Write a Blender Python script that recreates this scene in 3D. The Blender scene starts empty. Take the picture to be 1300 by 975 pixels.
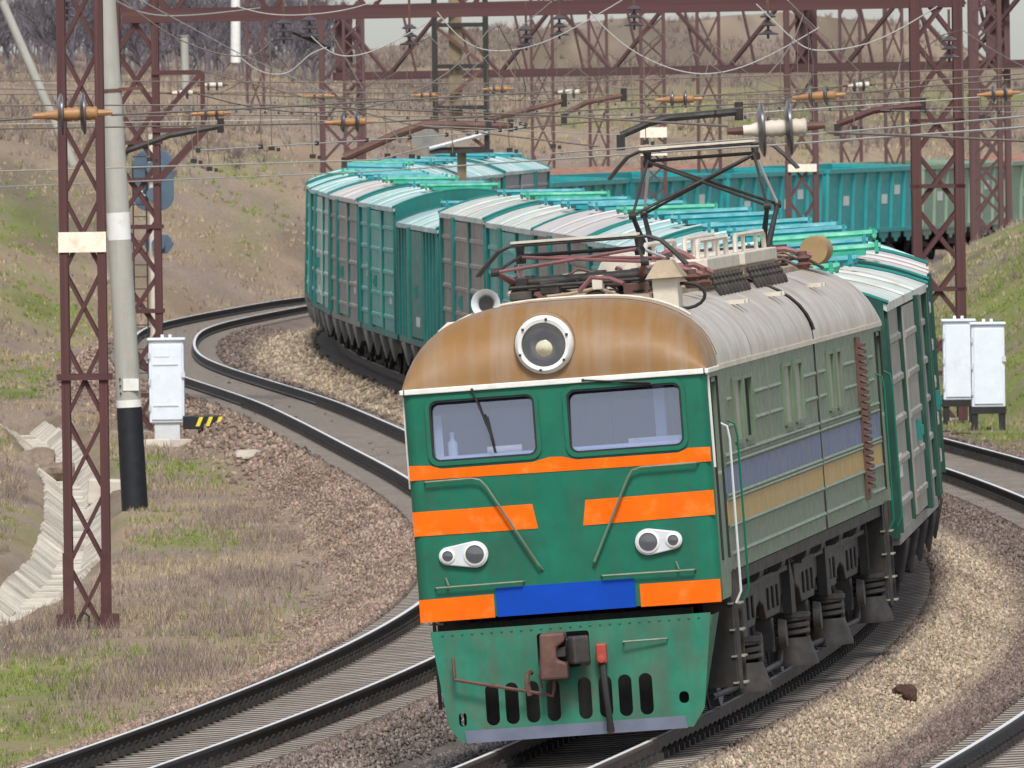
import bpy, bmesh, math, random
import numpy as np
from mathutils import Vector, Matrix, noise as mnoise
from mathutils.geometry import tessellate_polygon
random.seed(7); rng = np.random.default_rng(11)
R = math.radians
scene = bpy.context.scene
col = scene.collection

# ------------------------------------------------------------------ camera, sky, sun, exposure
FPX, HC, PITCH, ROLL = 18000.0, 6.94, math.atan((487.5 - 75) / 18000.0), R(-0.8)
camd = bpy.data.cameras.new('camera'); cam = bpy.data.objects.new('camera', camd); col.objects.link(cam)
camd.sensor_width = 36.0; camd.lens = 36.0 * FPX / 1300.0
camd.clip_start = 1.0; camd.clip_end = 6000.0
CAMM = Matrix.Translation((0, 0, HC)) @ Matrix.Rotation(math.pi / 2 - PITCH, 4, 'X') @ Matrix.Rotation(ROLL, 4, 'Z')
cam.matrix_world = CAMM
camd.dof.use_dof = True; camd.dof.focus_distance = 152.0; camd.dof.aperture_fstop = 20.0
scene.camera = cam
world = bpy.data.worlds.new('World'); scene.world = world; world.use_nodes = True
wt = world.node_tree; wt.nodes.clear()
wo = wt.nodes.new('ShaderNodeOutputWorld'); bg = wt.nodes.new('ShaderNodeBackground')
sky = wt.nodes.new('ShaderNodeTexSky'); sky.sky_type = 'NISHITA'; sky.sun_disc = False
sky.sun_elevation = R(50); sky.sun_rotation = R(178); sky.dust_density = 1.2; sky.air_density = 1.0; sky.ozone_density = 1.0
hsv = wt.nodes.new('ShaderNodeHueSaturation'); hsv.inputs['Saturation'].default_value = 0.42   # thin high overcast
wt.links.new(sky.outputs[0], hsv.inputs['Color']); wt.links.new(hsv.outputs[0], bg.inputs[0])
bg.inputs[1].default_value = 0.10
wt.links.new(bg.outputs[0], wo.inputs[0])
sund = bpy.data.lights.new('sun', 'SUN'); sun = bpy.data.objects.new('sun', sund); col.objects.link(sun)
sund.energy = 2.0; sund.angle = R(16); sund.color = (1.0, 0.96, 0.9)
sun.rotation_euler = (R(38), 0, R(2))         # from behind the camera, high, veiled
scene.view_settings.view_transform = 'Standard'; scene.view_settings.look = 'None'
scene.view_settings.exposure = 0.9; scene.view_settings.gamma = 1.0
scene.cycles.max_bounces = 4; scene.cycles.transparent_max_bounces = 12

# ------------------------------------------------------------------ helpers
def ray(px, py):
    u, v = (px - 650) / FPX, -(py - 487.5) / FPX
    d = CAMM.to_3x3() @ Vector((u, v, -1.0))
    return d / d.y
def at(px, py, D):
    return Vector((0, 0, HC)) + ray(px, py) * D
def link(o, parent=None):
    col.objects.link(o)
    if parent is not None: o.parent = parent
    return o
def empty(name, loc=(0, 0, 0), rot=(0, 0, 0)):
    o = bpy.data.objects.new(name, None); o.location = loc; o.rotation_euler = rot; o.empty_display_size = .2
    return link(o)
def tag(o, label=None, cat=None, group=None, kind=None):
    if label: o['label'] = label
    if cat: o['category'] = cat
    if group: o['group'] = group
    if kind: o['kind'] = kind
    return o
def copy_tree(o, parent=None):
    c = o.copy(); col.objects.link(c); c.parent = parent
    for ch in list(o.children): copy_tree(ch, c)
    return c

class MB:
    def __init__(s): s.v = []; s.f = []
    def add(s, vs, fs):
        n = len(s.v); s.v += [tuple(p) for p in vs]; s.f += [tuple(i + n for i in f) for f in fs]; return s
    def box(s, c, size, rot=None):
        hx, hy, hz = size[0] / 2, size[1] / 2, size[2] / 2
        vs = [Vector((x, y, z)) for x in (-hx, hx) for y in (-hy, hy) for z in (-hz, hz)]
        if rot is not None: vs = [rot @ p for p in vs]
        c = Vector(c)
        return s.add([p + c for p in vs], [(0, 1, 3, 2), (4, 6, 7, 5), (0, 4, 5, 1), (2, 3, 7, 6), (0, 2, 6, 4), (1, 5, 7, 3)])
    def bx(s, x0, x1, y0, y1, z0, z1):
        return s.box(((x0 + x1) / 2, (y0 + y1) / 2, (z0 + z1) / 2), (abs(x1 - x0), abs(y1 - y0), abs(z1 - z0)))
    def beam(s, a, b, w, h, up=(0, 0, 1)):
        a, b = Vector(a), Vector(b); d = b - a; L = d.length; d.normalize(); up = Vector(up)
        x = d.cross(up)
        if x.length < 1e-4: x = d.cross(Vector((1, 0, 0)))
        x.normalize(); z = x.cross(d)
        rot = Matrix((x, d, z)).transposed()
        return s.box((a + b) / 2, (w, L, h), rot)
    def cyl(s, a, b, r0, r1=None, n=10, cap=True):
        r1 = r0 if r1 is None else r1
        a, b = Vector(a), Vector(b); d = (b - a).normalized()
        x = d.cross(Vector((0, 0, 1)))
        if x.length < 1e-4: x = d.cross(Vector((1, 0, 0)))
        x.normalize(); y = d.cross(x)
        vs = []
        for k in range(n):
            t = 2 * math.pi * k / n; o = x * math.cos(t) + y * math.sin(t)
            vs += [a + o * r0, b + o * r1]
        fs = [(2 * k, 2 * ((k + 1) % n), 2 * ((k + 1) % n) + 1, 2 * k + 1) for k in range(n)]
        if cap: fs += [tuple(2 * k for k in reversed(range(n))), tuple(2 * k + 1 for k in range(n))]
        return s.add(vs, fs)
    def tube(s, pts, r, n=6):
        pts = [Vector(p) for p in pts]; m = len(pts); vs = []; px = None
        for i, p in enumerate(pts):
            d = (pts[min(i + 1, m - 1)] - pts[max(i - 1, 0)]).normalized()
            if px is None:
                px = d.cross(Vector((0, 0, 1)))
                if px.length < 1e-3: px = d.cross(Vector((1, 0, 0)))
            px = (px - d * px.dot(d)).normalized(); py = d.cross(px)
            rr = r[i] if isinstance(r, (list, tuple)) else r
            for k in range(n):
                t = 2 * math.pi * k / n; vs.append(p + (px * math.cos(t) + py * math.sin(t)) * rr)
        fs = [(i * n + k, i * n + (k + 1) % n, (i + 1) * n + (k + 1) % n, (i + 1) * n + k) for i in range(m - 1) for k in range(n)]
        fs += [tuple(reversed(range(n))), tuple((m - 1) * n + k for k in range(n))]
        return s.add(vs, fs)
    def lathe(s, o, axis, prof, n=20):
        o, d = Vector(o), Vector(axis).normalized()
        x = d.cross(Vector((0, 0, 1)))
        if x.length < 1e-4: x = Vector((1, 0, 0))
        x.normalize(); y = d.cross(x); vs = []
        for (r, h) in prof:
            for k in range(n):
                t = 2 * math.pi * k / n; vs.append(o + d * h + (x * math.cos(t) + y * math.sin(t)) * max(r, 1e-4))
        fs = [(i * n + k, i * n + (k + 1) % n, (i + 1) * n + (k + 1) % n, (i + 1) * n + k) for i in range(len(prof) - 1) for k in range(n)]
        return s.add(vs, fs)
    def plate(s, outer, holes, to3, th):
        """flat plate with holes; outer/holes 2-D loops, to3(u,v,w) maps to 3-D, w in 0..th"""
        loops = [[Vector((p[0], p[1], 0)) for p in l] for l in [outer] + holes]
        flat = [p for l in loops for p in l]; tris = tessellate_polygon(loops); n = len(flat)
        vs = [to3(p.x, p.y, 0) for p in flat] + [to3(p.x, p.y, th) for p in flat]
        fs = [tuple(t) for t in tris] + [tuple(i + n for i in reversed(t)) for t in tris]
        k = 0
        for l in loops:
            m = len(l)
            for i in range(m): fs.append((k + i, k + (i + 1) % m, k + (i + 1) % m + n, k + i + n))
            k += m
        return s.add(vs, fs)
    def prism(s, loop, to3, a, b):
        n = len(loop)
        vs = [to3(u, v, a) for u, v in loop] + [to3(u, v, b) for u, v in loop]
        fs = [tuple(range(n)), tuple(reversed(range(n, 2 * n)))] + [(i, (i + 1) % n, (i + 1) % n + n, i + n) for i in range(n)]
        return s.add(vs, fs)
    def mesh(s, name, mat=None, smooth=False):
        me = bpy.data.meshes.new(name); me.from_pydata(s.v, [], s.f)
        bm = bmesh.new(); bm.from_mesh(me); bmesh.ops.recalc_face_normals(bm, faces=bm.faces); bm.to_mesh(me); bm.free()
        if mat: me.materials.append(mat)
        if smooth:
            me.polygons.foreach_set('use_smooth', [True] * len(me.polygons)); me.set_sharp_from_angle(angle=R(38))
        me.update(); return me
    def build(s, name, mat, parent=None, smooth=False, bevel=0):
        o = bpy.data.objects.new(name, s.mesh(name, mat, smooth)); link(o, parent)
        if bevel:
            b = o.modifiers.new('bevel', 'BEVEL'); b.width = bevel; b.segments = 2; b.limit_method = 'ANGLE'; b.angle_limit = R(50)
        return o
def rrect(x0, x1, z0, z1, r, n=5):
    pts = []
    for cx, cz, a0 in ((x1 - r, z1 - r, 0), (x0 + r, z1 - r, 90), (x0 + r, z0 + r, 180), (x1 - r, z0 + r, 270)):
        for k in range(n + 1):
            a = R(a0 + 90 * k / n); pts.append((cx + r * math.cos(a), cz + r * math.sin(a)))
    return pts
def inst(name, me, parent, loc=(0, 0, 0), rot=None, scale=(1, 1, 1)):
    o = bpy.data.objects.new(name, me); link(o, parent)
    m = Matrix.Translation(loc)
    if rot is not None: m = m @ rot.to_4x4()
    o.matrix_local = m @ Matrix.Diagonal((*scale, 1)); return o
UNIT = {}
def bar(name, a, b, w, h, mat, parent, up=(0, 0, 1)):
    """straight bar as a shared unit box, one object"""
    k = mat.name
    if k not in UNIT: UNIT[k] = MB().box((0, 0, 0), (1, 1, 1)).mesh('bar_' + k, mat)
    a, b = Vector(a), Vector(b); d = b - a; L = d.length; d.normalize(); x = d.cross(Vector(up))
    if x.length < 1e-3: x = d.cross(Vector((1, 0, 0)))
    x.normalize(); z = x.cross(d)
    return inst(name, UNIT[k], parent, (a + b) / 2, Matrix((x, d, z)).transposed(), (w, L, h))

# ------------------------------------------------------------------ materials
def mat(name, c, rough=.7, metal=0., var=.18, scale=3., grime=None, streak=None, bump=0., bscale=40., spec=.4, saxis=None, orand=0.):
    """grime=(colour, amount 0-1, scale); streak=(colour, amount, across-scale) runs down the object's z"""
    m = bpy.data.materials.new(name); m.use_nodes = True; nt = m.node_tree; N = nt.nodes; L = nt.links
    b = N['Principled BSDF']; b.inputs['Roughness'].default_value = rough; b.inputs['Metallic'].default_value = metal
    b.inputs['Specular IOR Level'].default_value = spec
    tc = N.new('ShaderNodeTexCoord'); oi = N.new('ShaderNodeObjectInfo')
    ml = N.new('ShaderNodeMath'); ml.operation = 'MULTIPLY'; ml.inputs[1].default_value = 37.; L.new(oi.outputs['Random'], ml.inputs[0])
    ad = N.new('ShaderNodeVectorMath'); ad.operation = 'ADD'; L.new(tc.outputs['Object'], ad.inputs[0]); L.new(ml.outputs[0], ad.inputs[1])
    def noise(sc, det=6, mp=None):
        n = N.new('ShaderNodeTexNoise'); n.inputs['Scale'].default_value = sc; n.inputs['Detail'].default_value = det; n.inputs['Roughness'].default_value = .62
        src = ad.outputs[0]
        if mp:
            q = N.new('ShaderNodeMapping'); q.inputs['Scale'].default_value = mp; L.new(src, q.inputs[0]); src = q.outputs[0]
        L.new(src, n.inputs['Vector']); return n.outputs['Fac']
    def mix(f, a, bb):
        x = N.new('ShaderNodeMix'); x.data_type = 'RGBA'; L.new(f, x.inputs[0])
        for s_, i in ((a, 6), (bb, 7)):
            if isinstance(s_, (tuple, list)): x.inputs[i].default_value = (*s_[:3], 1)
            else: L.new(s_, x.inputs[i])
        return x.outputs[2]
    def ramp(f, lo, hi, amt=1.):
        r = N.new('ShaderNodeMapRange'); r.inputs[1].default_value = lo; r.inputs[2].default_value = hi; r.inputs[4].default_value = amt
        L.new(f, r.inputs[0]); return r.outputs[0]
    out = mix(ramp(noise(scale), .3, .7), [x * (1 - var) for x in c], [min(1, x * (1 + var)) for x in c])
    if grime: out = mix(ramp(noise(grime[2]), .62 - .3 * grime[1], .8 - .15 * grime[1], min(1, .35 + grime[1])), out, grime[0])
    sv = {None: (1, 1, .07), 'x': (1, .06, .05), 'y': (.05, 1, .05)}[saxis]
    if streak: out = mix(ramp(noise(1.0, 5, tuple(streak[2] * k for k in sv)), .42, .68, streak[1]), out, streak[0])
    if orand:
        om = N.new('ShaderNodeMapRange'); om.inputs[3].default_value = 1 - orand; om.inputs[4].default_value = 1 + orand; L.new(oi.outputs['Random'], om.inputs[0])
        vs = N.new('ShaderNodeVectorMath'); vs.operation = 'SCALE'; L.new(out, vs.inputs[0]); L.new(om.outputs[0], vs.inputs['Scale']); out = vs.outputs[0]
    L.new(out, b.inputs['Base Color'])
    rr = ramp(noise(scale * 2.3), .3, .7); r2 = N.new('ShaderNodeMapRange'); r2.inputs[3].default_value = max(0, rough - .12); r2.inputs[4].default_value = min(1, rough + .12)
    L.new(rr, r2.inputs[0]); L.new(r2.outputs[0], b.inputs['Roughness'])
    if bump:
        bp = N.new('ShaderNodeBump'); bp.inputs['Strength'].default_value = bump; bp.inputs['Distance'].default_value = .02
        L.new(noise(bscale, 8), bp.inputs['Height']); L.new(bp.outputs[0], b.inputs['Normal'])
    return m
def attr_mat(name, rough=.9, bump=0., bscale=30., fine=.25, fscale=60.):
    """colour from the mesh's own 'Col' attribute with a little grain"""
    m = bpy.data.materials.new(name); m.use_nodes = True; N = m.node_tree.nodes; L = m.node_tree.links
    b = N['Principled BSDF']; b.inputs['Roughness'].default_value = rough; b.inputs['Specular IOR Level'].default_value = .2
    a = N.new('ShaderNodeAttribute'); a.attribute_name = 'Col'
    tc = N.new('ShaderNodeTexCoord')
    n = N.new('ShaderNodeTexNoise'); n.inputs['Scale'].default_value = fscale; n.inputs['Detail'].default_value = 8; n.inputs['Roughness'].default_value = .7
    L.new(tc.outputs['Object'], n.inputs['Vector'])
    r = N.new('ShaderNodeMapRange'); r.inputs[1].default_value = .3; r.inputs[2].default_value = .7; r.inputs[3].default_value = 1 - fine; r.inputs[4].default_value = 1 + fine
    L.new(n.outputs['Fac'], r.inputs[0])
    x = N.new('ShaderNodeVectorMath'); x.operation = 'SCALE'; L.new(a.outputs['Color'], x.inputs[0]); L.new(r.outputs[0], x.inputs['Scale'])
    L.new(x.outputs[0], b.inputs['Base Color'])
    if bump:
        bp = N.new('ShaderNodeBump'); bp.inputs['Strength'].default_value = bump; bp.inputs['Distance'].default_value = .05
        n2 = N.new('ShaderNodeTexNoise'); n2.inputs['Scale'].default_value = bscale; n2.inputs['Detail'].default_value = 8; L.new(tc.outputs['Object'], n2.inputs['Vector'])
        L.new(n2.outputs['Fac'], bp.inputs['Height']); L.new(bp.outputs[0], b.inputs['Normal'])
    return m
RUST = (.16, .075, .04); DIRT = (.12, .10, .08)
M = dict(
    green=mat('loco_green', (.002, .125, .074), .48, var=.16, grime=((.018, .07, .045), .36, 1.8), streak=((.035, .085, .05), .35, 9), spec=.32, bump=.06, bscale=3),
    sidegreen=mat('loco_side_green', (.115, .178, .112), .5, var=.16, grime=((.17, .165, .125), .5, 1.0), streak=((.085, .105, .075), .5, 6), spec=.4),
    plowgreen=mat('plow_green', (.012, .145, .09), .55, var=.22, spec=.3, grime=((.075, .10, .07), .45, 2.2), streak=((.06, .07, .045), .5, 7)),
    orange=mat('orange_paint', (.84, .125, .0), .6, spec=.15, var=.12, grime=((.9, .27, .06), .28, 5), streak=((.6, .12, .02), .25, 8)),
    blue=mat('blue_paint', (.0, .05, .37), .55, spec=.2, var=.1, grime=((.01, .07, .38), .2, 5)),
    fblue=mat('faded_blue', (.10, .14, .25), .6, var=.15, grime=((.15, .17, .19), .4, 2), streak=((.2, .2, .2), .4, 8)),
    fyellow=mat('faded_yellow', (.44, .28, .08), .6, var=.15, grime=((.36, .27, .14), .4, 2), streak=((.3, .25, .16), .5, 8)),
    dome=mat('rusty_dome', (.215, .112, .036), .52, var=.16, scale=1.0, grime=((.29, .17, .07), .3, .7), streak=((.27, .24, .205), .38, 6), saxis='x', spec=.35),
    roof=mat('grey_roof', (.40, .355, .30), .45, metal=.1, var=.18, scale=1.2, grime=((.25, .165, .10), .45, .8), streak=((.27, .22, .18), .55, 5), saxis='y', spec=.5),
    roofdirt=mat('roof_dust', (.30, .235, .16), .75, var=.25, grime=((.16, .12, .09), .4, 4)),
    white=mat('white_paint', (.66, .66, .63), .5, var=.08, grime=((.45, .40, .32), .25, 5)),
    cream=mat('cream_metal', (.55, .50, .42), .6, var=.15, grime=((.32, .23, .15), .35, 6)),
    silver=mat('silver_paint', (.55, .58, .60), .45, var=.1, grime=((.4, .38, .36), .2, 5)),
    alu=mat('aluminium_paint', (.66, .72, .78), .5, var=.05, scale=5, grime=((.5, .55, .6), .2, 4), bump=.15, bscale=5),
    rubber=mat('black_rubber', (.018, .018, .018), .7, var=.2),
    dark=mat('dark_iron', (.022, .02, .019), .65, var=.3, grime=((.06, .042, .03), .35, 5)),
    bogie=mat('bogie_grime', (.036, .032, .03), .65, var=.35, scale=5, grime=((.095, .075, .06), .35, 3)),
    brown=mat('brown_iron', (.10, .05, .04), .7, var=.25, grime=((.17, .085, .05), .4, 8)),
    wheel=mat('wheel_steel', (.10, .115, .135), .45, metal=.4, var=.15),
    red=mat('red_paint', (.35, .05, .035), .6, var=.15, grime=((.14, .06, .04), .3, 8)),
    purple=mat('purple_primer', (.20, .085, .085), .6, var=.2, grime=((.10, .06, .05), .35, 8)),
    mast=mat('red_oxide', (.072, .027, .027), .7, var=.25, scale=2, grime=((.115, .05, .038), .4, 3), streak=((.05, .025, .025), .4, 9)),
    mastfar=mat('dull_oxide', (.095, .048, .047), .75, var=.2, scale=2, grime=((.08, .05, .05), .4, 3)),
    concrete=mat('pole_concrete', (.36, .355, .32), .85, var=.12, scale=2, grime=((.28, .27, .23), .4, 2), streak=((.27, .25, .21), .5, 10), bump=.2),
    black=mat('bitumen', (.012, .014, .019), .55, var=.3, scale=6),
    slab=mat('ditch_concrete', (.47, .43, .37), .9, var=.2, scale=3, orand=.28, grime=((.33, .29, .23), .4, 2), bump=.25),
    sleeper=mat('sleeper_concrete', (.37, .325, .28), .9, var=.15, scale=2, orand=.15, grime=((.24, .19, .16), .35, 3), bump=.3),
    railside=mat('rail_rust', (.085, .06, .05), .75, var=.2, scale=3),
    raildark=mat('rail_dark', (.045, .04, .04), .7, var=.2, scale=3),
    railtop=mat('rail_polished', (.70, .70, .70), .5, metal=.35, var=.1),
    orangeins=mat('ochre_ceramic', (.30, .155, .06), .5, var=.2, grime=((.3, .15, .07), .35, 12)),
    disc=mat('insulator_glass', (.06, .052, .06), .35, var=.2, spec=.6),
    wire=mat('copper_wire', (.14, .11, .085), .6, var=.2),
    wirepale=mat('aluminium_wire', (.34, .34, .31), .5, var=.1),
    tan=mat('tan_wood', (.19, .15, .095), .85, var=.2),
    signw=mat('sign_plate', (.78, .70, .58), .6, var=.06, scale=6, grime=((.7, .35, .13), .35, 5)),
    signal=mat('signal_blue', (.075, .115, .16), .55, var=.15),
    yellow=mat('yellow_paint', (.75, .62, .05), .5, var=.1),
    rock=mat('rock', (.20, .155, .115), .95, var=.3, scale=5, grime=((.13, .10, .08), .4, 6), bump=.5, bscale=12),
    glassdark=mat('lamp_lens', (.07, .075, .085), .12, var=.1, spec=.8),
    reflector=mat('reflector', (.6, .55, .4), .25, metal=.8, var=.1),
    interior=mat('cab_grey', (.24, .27, .37), .8, var=.1),
    louvre=mat('louvre_grey', (.29, .295, .235), .6, var=.12, streak=((.2, .2, .16), .4, 8)),
    desk=mat('cab_desk', (.62, .68, .75), .7, var=.1),
)
def glass():
    m = bpy.data.materials.new('cab_glass'); m.use_nodes = True; N = m.node_tree.nodes; L = m.node_tree.links
    N.clear(); o = N.new('ShaderNodeOutputMaterial'); t = N.new('ShaderNodeBsdfTransparent'); g = N.new('ShaderNodeBsdfGlossy'); d = N.new('ShaderNodeBsdfDiffuse')
    t.inputs[0].default_value = (.72, .76, .86, 1); g.inputs['Roughness'].default_value = .03; g.inputs[0].default_value = (.95, .97, 1, 1); d.inputs[0].default_value = (.36, .40, .55, 1)
    a = N.new('ShaderNodeMixShader'); b = N.new('ShaderNodeMixShader'); a.inputs[0].default_value = .10; b.inputs[0].default_value = .035
    L.new(t.outputs[0], a.inputs[1]); L.new(g.outputs[0], a.inputs[2]); L.new(a.outputs[0], b.inputs[1]); L.new(d.outputs[0], b.inputs[2]); L.new(b.outputs[0], o.inputs[0])
    return m
M['glass'] = glass()

# ------------------------------------------------------------------ track geometry (plan of the middle track, then offsets)
CP = np.array([(40, -14.5), (80, -7.6), (110, -3.35), (130, -.98), (143, .58), (153, 1.66), (163.5, 2.64), (183, 3.94), (203, 4.45), (222, 4.16), (240, 3.4), (260, 2.2),
               (276, 1.22), (292, .2), (308, -.85), (324, -1.85), (340, -2.75), (355, -3.4), (370, -3.75), (387, -3.75), (403, -2.95), (419, -1.75), (435, -.1),
               (449, 2.7), (463, 6.1), (477, 9.8), (491, 13.5), (505, 17.1), (530, 23.5), (580, 36), (700, 66)])
def spline(xs, ys, q):      # natural cubic spline
    n = len(xs); h = np.diff(xs); A = np.zeros((n, n)); r = np.zeros(n); A[0, 0] = A[-1, -1] = 1
    for i in range(1, n - 1):
        A[i, i - 1], A[i, i], A[i, i + 1] = h[i - 1], 2 * (h[i - 1] + h[i]), h[i]
        r[i] = 6 * ((ys[i + 1] - ys[i]) / h[i] - (ys[i] - ys[i - 1]) / h[i - 1])
    m = np.linalg.solve(A, r); q = np.asarray(q, float); i = np.clip(np.searchsorted(xs, q) - 1, 0, n - 2)
    a, b = xs[i + 1] - q, q - xs[i]; hh = h[i]
    return m[i] * a**3 / (6 * hh) + m[i + 1] * b**3 / (6 * hh) + (ys[i] / hh - m[i] * hh / 6) * a + (ys[i + 1] / hh - m[i + 1] * hh / 6) * b
TY = np.arange(40, 700.1, 1.0)
_t2 = spline(CP[:, 0], CP[:, 1], TY)
for _ in range(14): _t2[1:-1] = .25 * _t2[:-2] + .5 * _t2[1:-1] + .25 * _t2[2:]
def sstep(a, b, x):
    t = np.clip((np.asarray(x, float) - a) / (b - a), 0, 1); return t * t * (3 - 2 * t)
def zrail(Y): return -.001 * (np.asarray(Y, float) - 150)
_sl = np.gradient(_t2, TY); _nx = 1 / np.sqrt(1 + _sl**2); _ny = -_sl * _nx      # right-hand normal
def offset(off):
    x = _t2 + off * _nx; y = TY + off * _ny; o = np.argsort(y)
    return np.interp(TY, y[o], x[o])
TRX = {1: offset(-(4.4 + .9 * sstep(290, 350, TY))), 2: _t2, 3: offset(4.8)}
def tx(k, Y): return np.interp(Y, TY, TRX[k])
def slope(k, Y): return (tx(k, Y + .5) - tx(k, Y - .5))
def cant(Y): return R(3.5) * (1 - sstep(195, 290, Y)) - R(2.0) * sstep(320, 380, Y)
def frame(k, Y):
    """position on the track centre and the axes right, along (away from the camera), up"""
    x = float(tx(k, Y)); s = float(slope(k, Y)); al = Vector((s, 1, -.001)).normalized(); c = float(cant(Y))
    rt = Vector((1, -s, 0)).normalized(); rt = (rt * math.cos(c) + Vector((0, 0, math.sin(c)))).normalized(); up = rt.cross(al)
    return Vector((x, Y, float(zrail(Y)))), rt, al, up
def fmat(k, Y):
    p, r, a, u = frame(k, Y); return Matrix.Translation(p) @ Matrix((r, a, u)).transposed().to_4x4()
def along(k, Y0, d):
    """depth reached after d metres along the track from depth Y0"""
    ys = np.arange(Y0, Y0 + abs(d) * 1.2 + 2, .25); xs = tx(k, ys)
    s = np.concatenate([[0], np.cumsum(np.hypot(np.diff(xs), np.diff(ys)))]); return float(np.interp(d, s, ys))

# ------------------------------------------------------------------ terrain
DITCH = np.array([(188, -8.9), (197, -7.9), (208, -7.35), (227, -7.2), (250, -7.7), (271, -8.4), (292, -9.4), (307, -10.2), (320, -11.2)])
def vnoise(X, Y, sc, seed=0):
    x, y = X / sc + seed * 17.3, Y / sc + seed * 9.1; xi, yi = np.floor(x), np.floor(y); fx, fy = x - xi, y - yi
    fx, fy = fx * fx * (3 - 2 * fx), fy * fy * (3 - 2 * fy)
    def h(a, b): return np.modf(np.abs(np.sin(a * 127.1 + b * 311.7 + seed * 74.7) * 43758.5453))[0]
    return (h(xi, yi) * (1 - fx) + h(xi + 1, yi) * fx) * (1 - fy) + (h(xi, yi + 1) * (1 - fx) + h(xi + 1, yi + 1) * fx) * fy
def fbm(X, Y, sc, seed=0, o=4):
    v = 0; a = .5; t = 0
    for i in range(o): v = v + a * vnoise(X, Y, sc / 2**i, seed + i); t += a; a *= .55
    return v / t
def dist(k, X, Y):
    out = np.empty(X.shape); P = np.stack([TRX[k][::2], TY[::2]], 1); f = X.ravel(); g = Y.ravel(); o = np.empty(f.size)
    for i in range(0, f.size, 20000):
        dx = f[i:i + 20000, None] - P[None, :, 0]; dy = g[i:i + 20000, None] - P[None, :, 1]; j = np.argmin(dx * dx + dy * dy, 1)
        # distance to the line through the two neighbours
        j0 = np.clip(j - 1, 0, len(P) - 1); j1 = np.clip(j + 1, 0, len(P) - 1); t = P[j1] - P[j0]; t /= np.linalg.norm(t, axis=1)[:, None]
        ex = f[i:i + 20000] - P[j, 0]; ey = g[i:i + 20000] - P[j, 1]
        perp = np.abs(ex * t[:, 1] - ey * t[:, 0]); al = np.abs(ex * t[:, 0] + ey * t[:, 1])
        o[i:i + 20000] = np.where(al < 2.5, perp, np.hypot(ex, ey))
    return o.reshape(X.shape)
def terrain(X, Y, full=False):
    X = np.asarray(X, float); Y = np.asarray(Y, float)
    d1, d2, d3 = dist(1, X, Y), dist(2, X, Y), dist(3, X, Y)
    left = X < tx(1, Y); right = X > tx(3, Y); mid = ~left & ~right
    dm = np.minimum(np.minimum(d1, d2), d3)
    z0 = zrail(np.minimum(Y, 520))
    cz = np.tan(cant(Y))
    near = np.where(d1 <= dm + 1e-6, 1, np.where(d2 <= dm + 1e-6, 2, 3))
    off = np.where(near == 1, X - tx(1, Y), np.where(near == 2, X - tx(2, Y), X - tx(3, Y)))
    lift = np.clip(off, -1.7, 1.7) * cz * (1 - sstep(1.7, 2.6, dm))
    bed = -.268 + .06 * sstep(1.2, 1.45, dm) - .21 * sstep(1.6, 2.4, dm) * mid - .57 * sstep(1.6, 2.9, dm) * (~mid)
    z = z0 + bed + lift
    und = fbm(X, Y, 6, 3) - .5
    foot1 = np.interp(Y, [0, 200, 227, 271, 307, 330, 700], [8.6, 8.4, 7.8, 6.5, 5.6, 4.6, 4.2])
    h1 = np.clip(d1 - foot1, 0, None)
    rise = .52 * h1 * (1 - .25 * np.exp(-h1 / 1.5)); pxx = 650 + FPX * X / np.maximum(Y, 100); cap = np.interp(pxx, [0, 350, 600], [7.4, 7.0, 6.1]) + .8 * (fbm(X, Y, 50, 9) - .5)
    rise = cap * np.tanh(rise / cap * .95); open_ = np.interp(pxx, [0, 420, 600, 1000, 1180, 1290], [.35, .4, .9, 1.1, .85, .1]); rise = rise + open_ * .032 * np.clip(h1 - 35, 0, 125) * (.8 + .4 * fbm(X, Y, 60, 12))
    z = np.where(left, z + rise + und * .16 * sstep(2.4, 4, d1) + und * .9 * sstep(1, 8, h1), z)
    foot3 = 6.6; h3 = np.clip(d3 - foot3, 0, None); r3 = .55 * h3; c3 = 5.3; r3 = c3 * np.tanh(r3 / c3)
    z = np.where(right, z + r3 * sstep(180, 240, Y) + und * .16 * sstep(2.6, 4, d3) + und * .6 * sstep(1, 6, h3), z)
    dc = np.interp(Y, DITCH[:, 0], DITCH[:, 1]); inr = sstep(184, 190, Y) * (1 - sstep(318, 324, Y)); e = np.abs(X - dc)
    z = z - inr * (.5 * (1 - sstep(.22, .82, e)))
    if full: return z, d1, d2, d3, left, right, dm, h1, h3
    return z
def ground_hit(px, py, lo=120., hi=900.):
    r = ray(px, py); D = np.arange(lo, hi, .5); zz = HC + r.z * D; t = terrain(r.x * D, D); i = np.argmax(zz <= t + .0)
    if zz[i] > t[i]: i = -1
    return Vector((r.x * D[i], D[i], t[i]))
def gz(x, y): return float(terrain(np.array([x]), np.array([y]))[0])

xs = np.concatenate([-np.geomspace(900, 22, 26), np.arange(-20, 26, .28), np.geomspace(27, 900, 26)])
ys = np.concatenate([np.arange(20, 110, 6.), np.arange(112, 440, 1.0), np.arange(441, 560, 2.), np.geomspace(565, 3200, 34)])
GX, GY = np.meshgrid(xs, ys); GZ, d1, d2, d3, lf, rg, dm, h1, h3 = terrain(GX, GY, True)
GREEN = [ground_hit(*p) for p in ((40, 478), (30, 500), (20, 865), (55, 880), (12, 945), (275, 590), (330, 585), (240, 690), (300, 560), (150, 590), (1280, 470), (1290, 400), (1225, 552), (60, 390), (20, 285))]
GRAD = [1.3, .9, 1.0, 1.0, 1.3, 1.2, 1.0, .8, 1.0, .8, 4, 4, 2, 1.6, 1.6]
def greenmask(X, Y):
    g = np.zeros(np.shape(X))
    for p, r in zip(GREEN, GRAD): g = np.maximum(g, .85 * np.exp(-(((X - p.x) / r)**2 + ((Y - p.y) / (r * 7))**2)))
    return g
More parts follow.
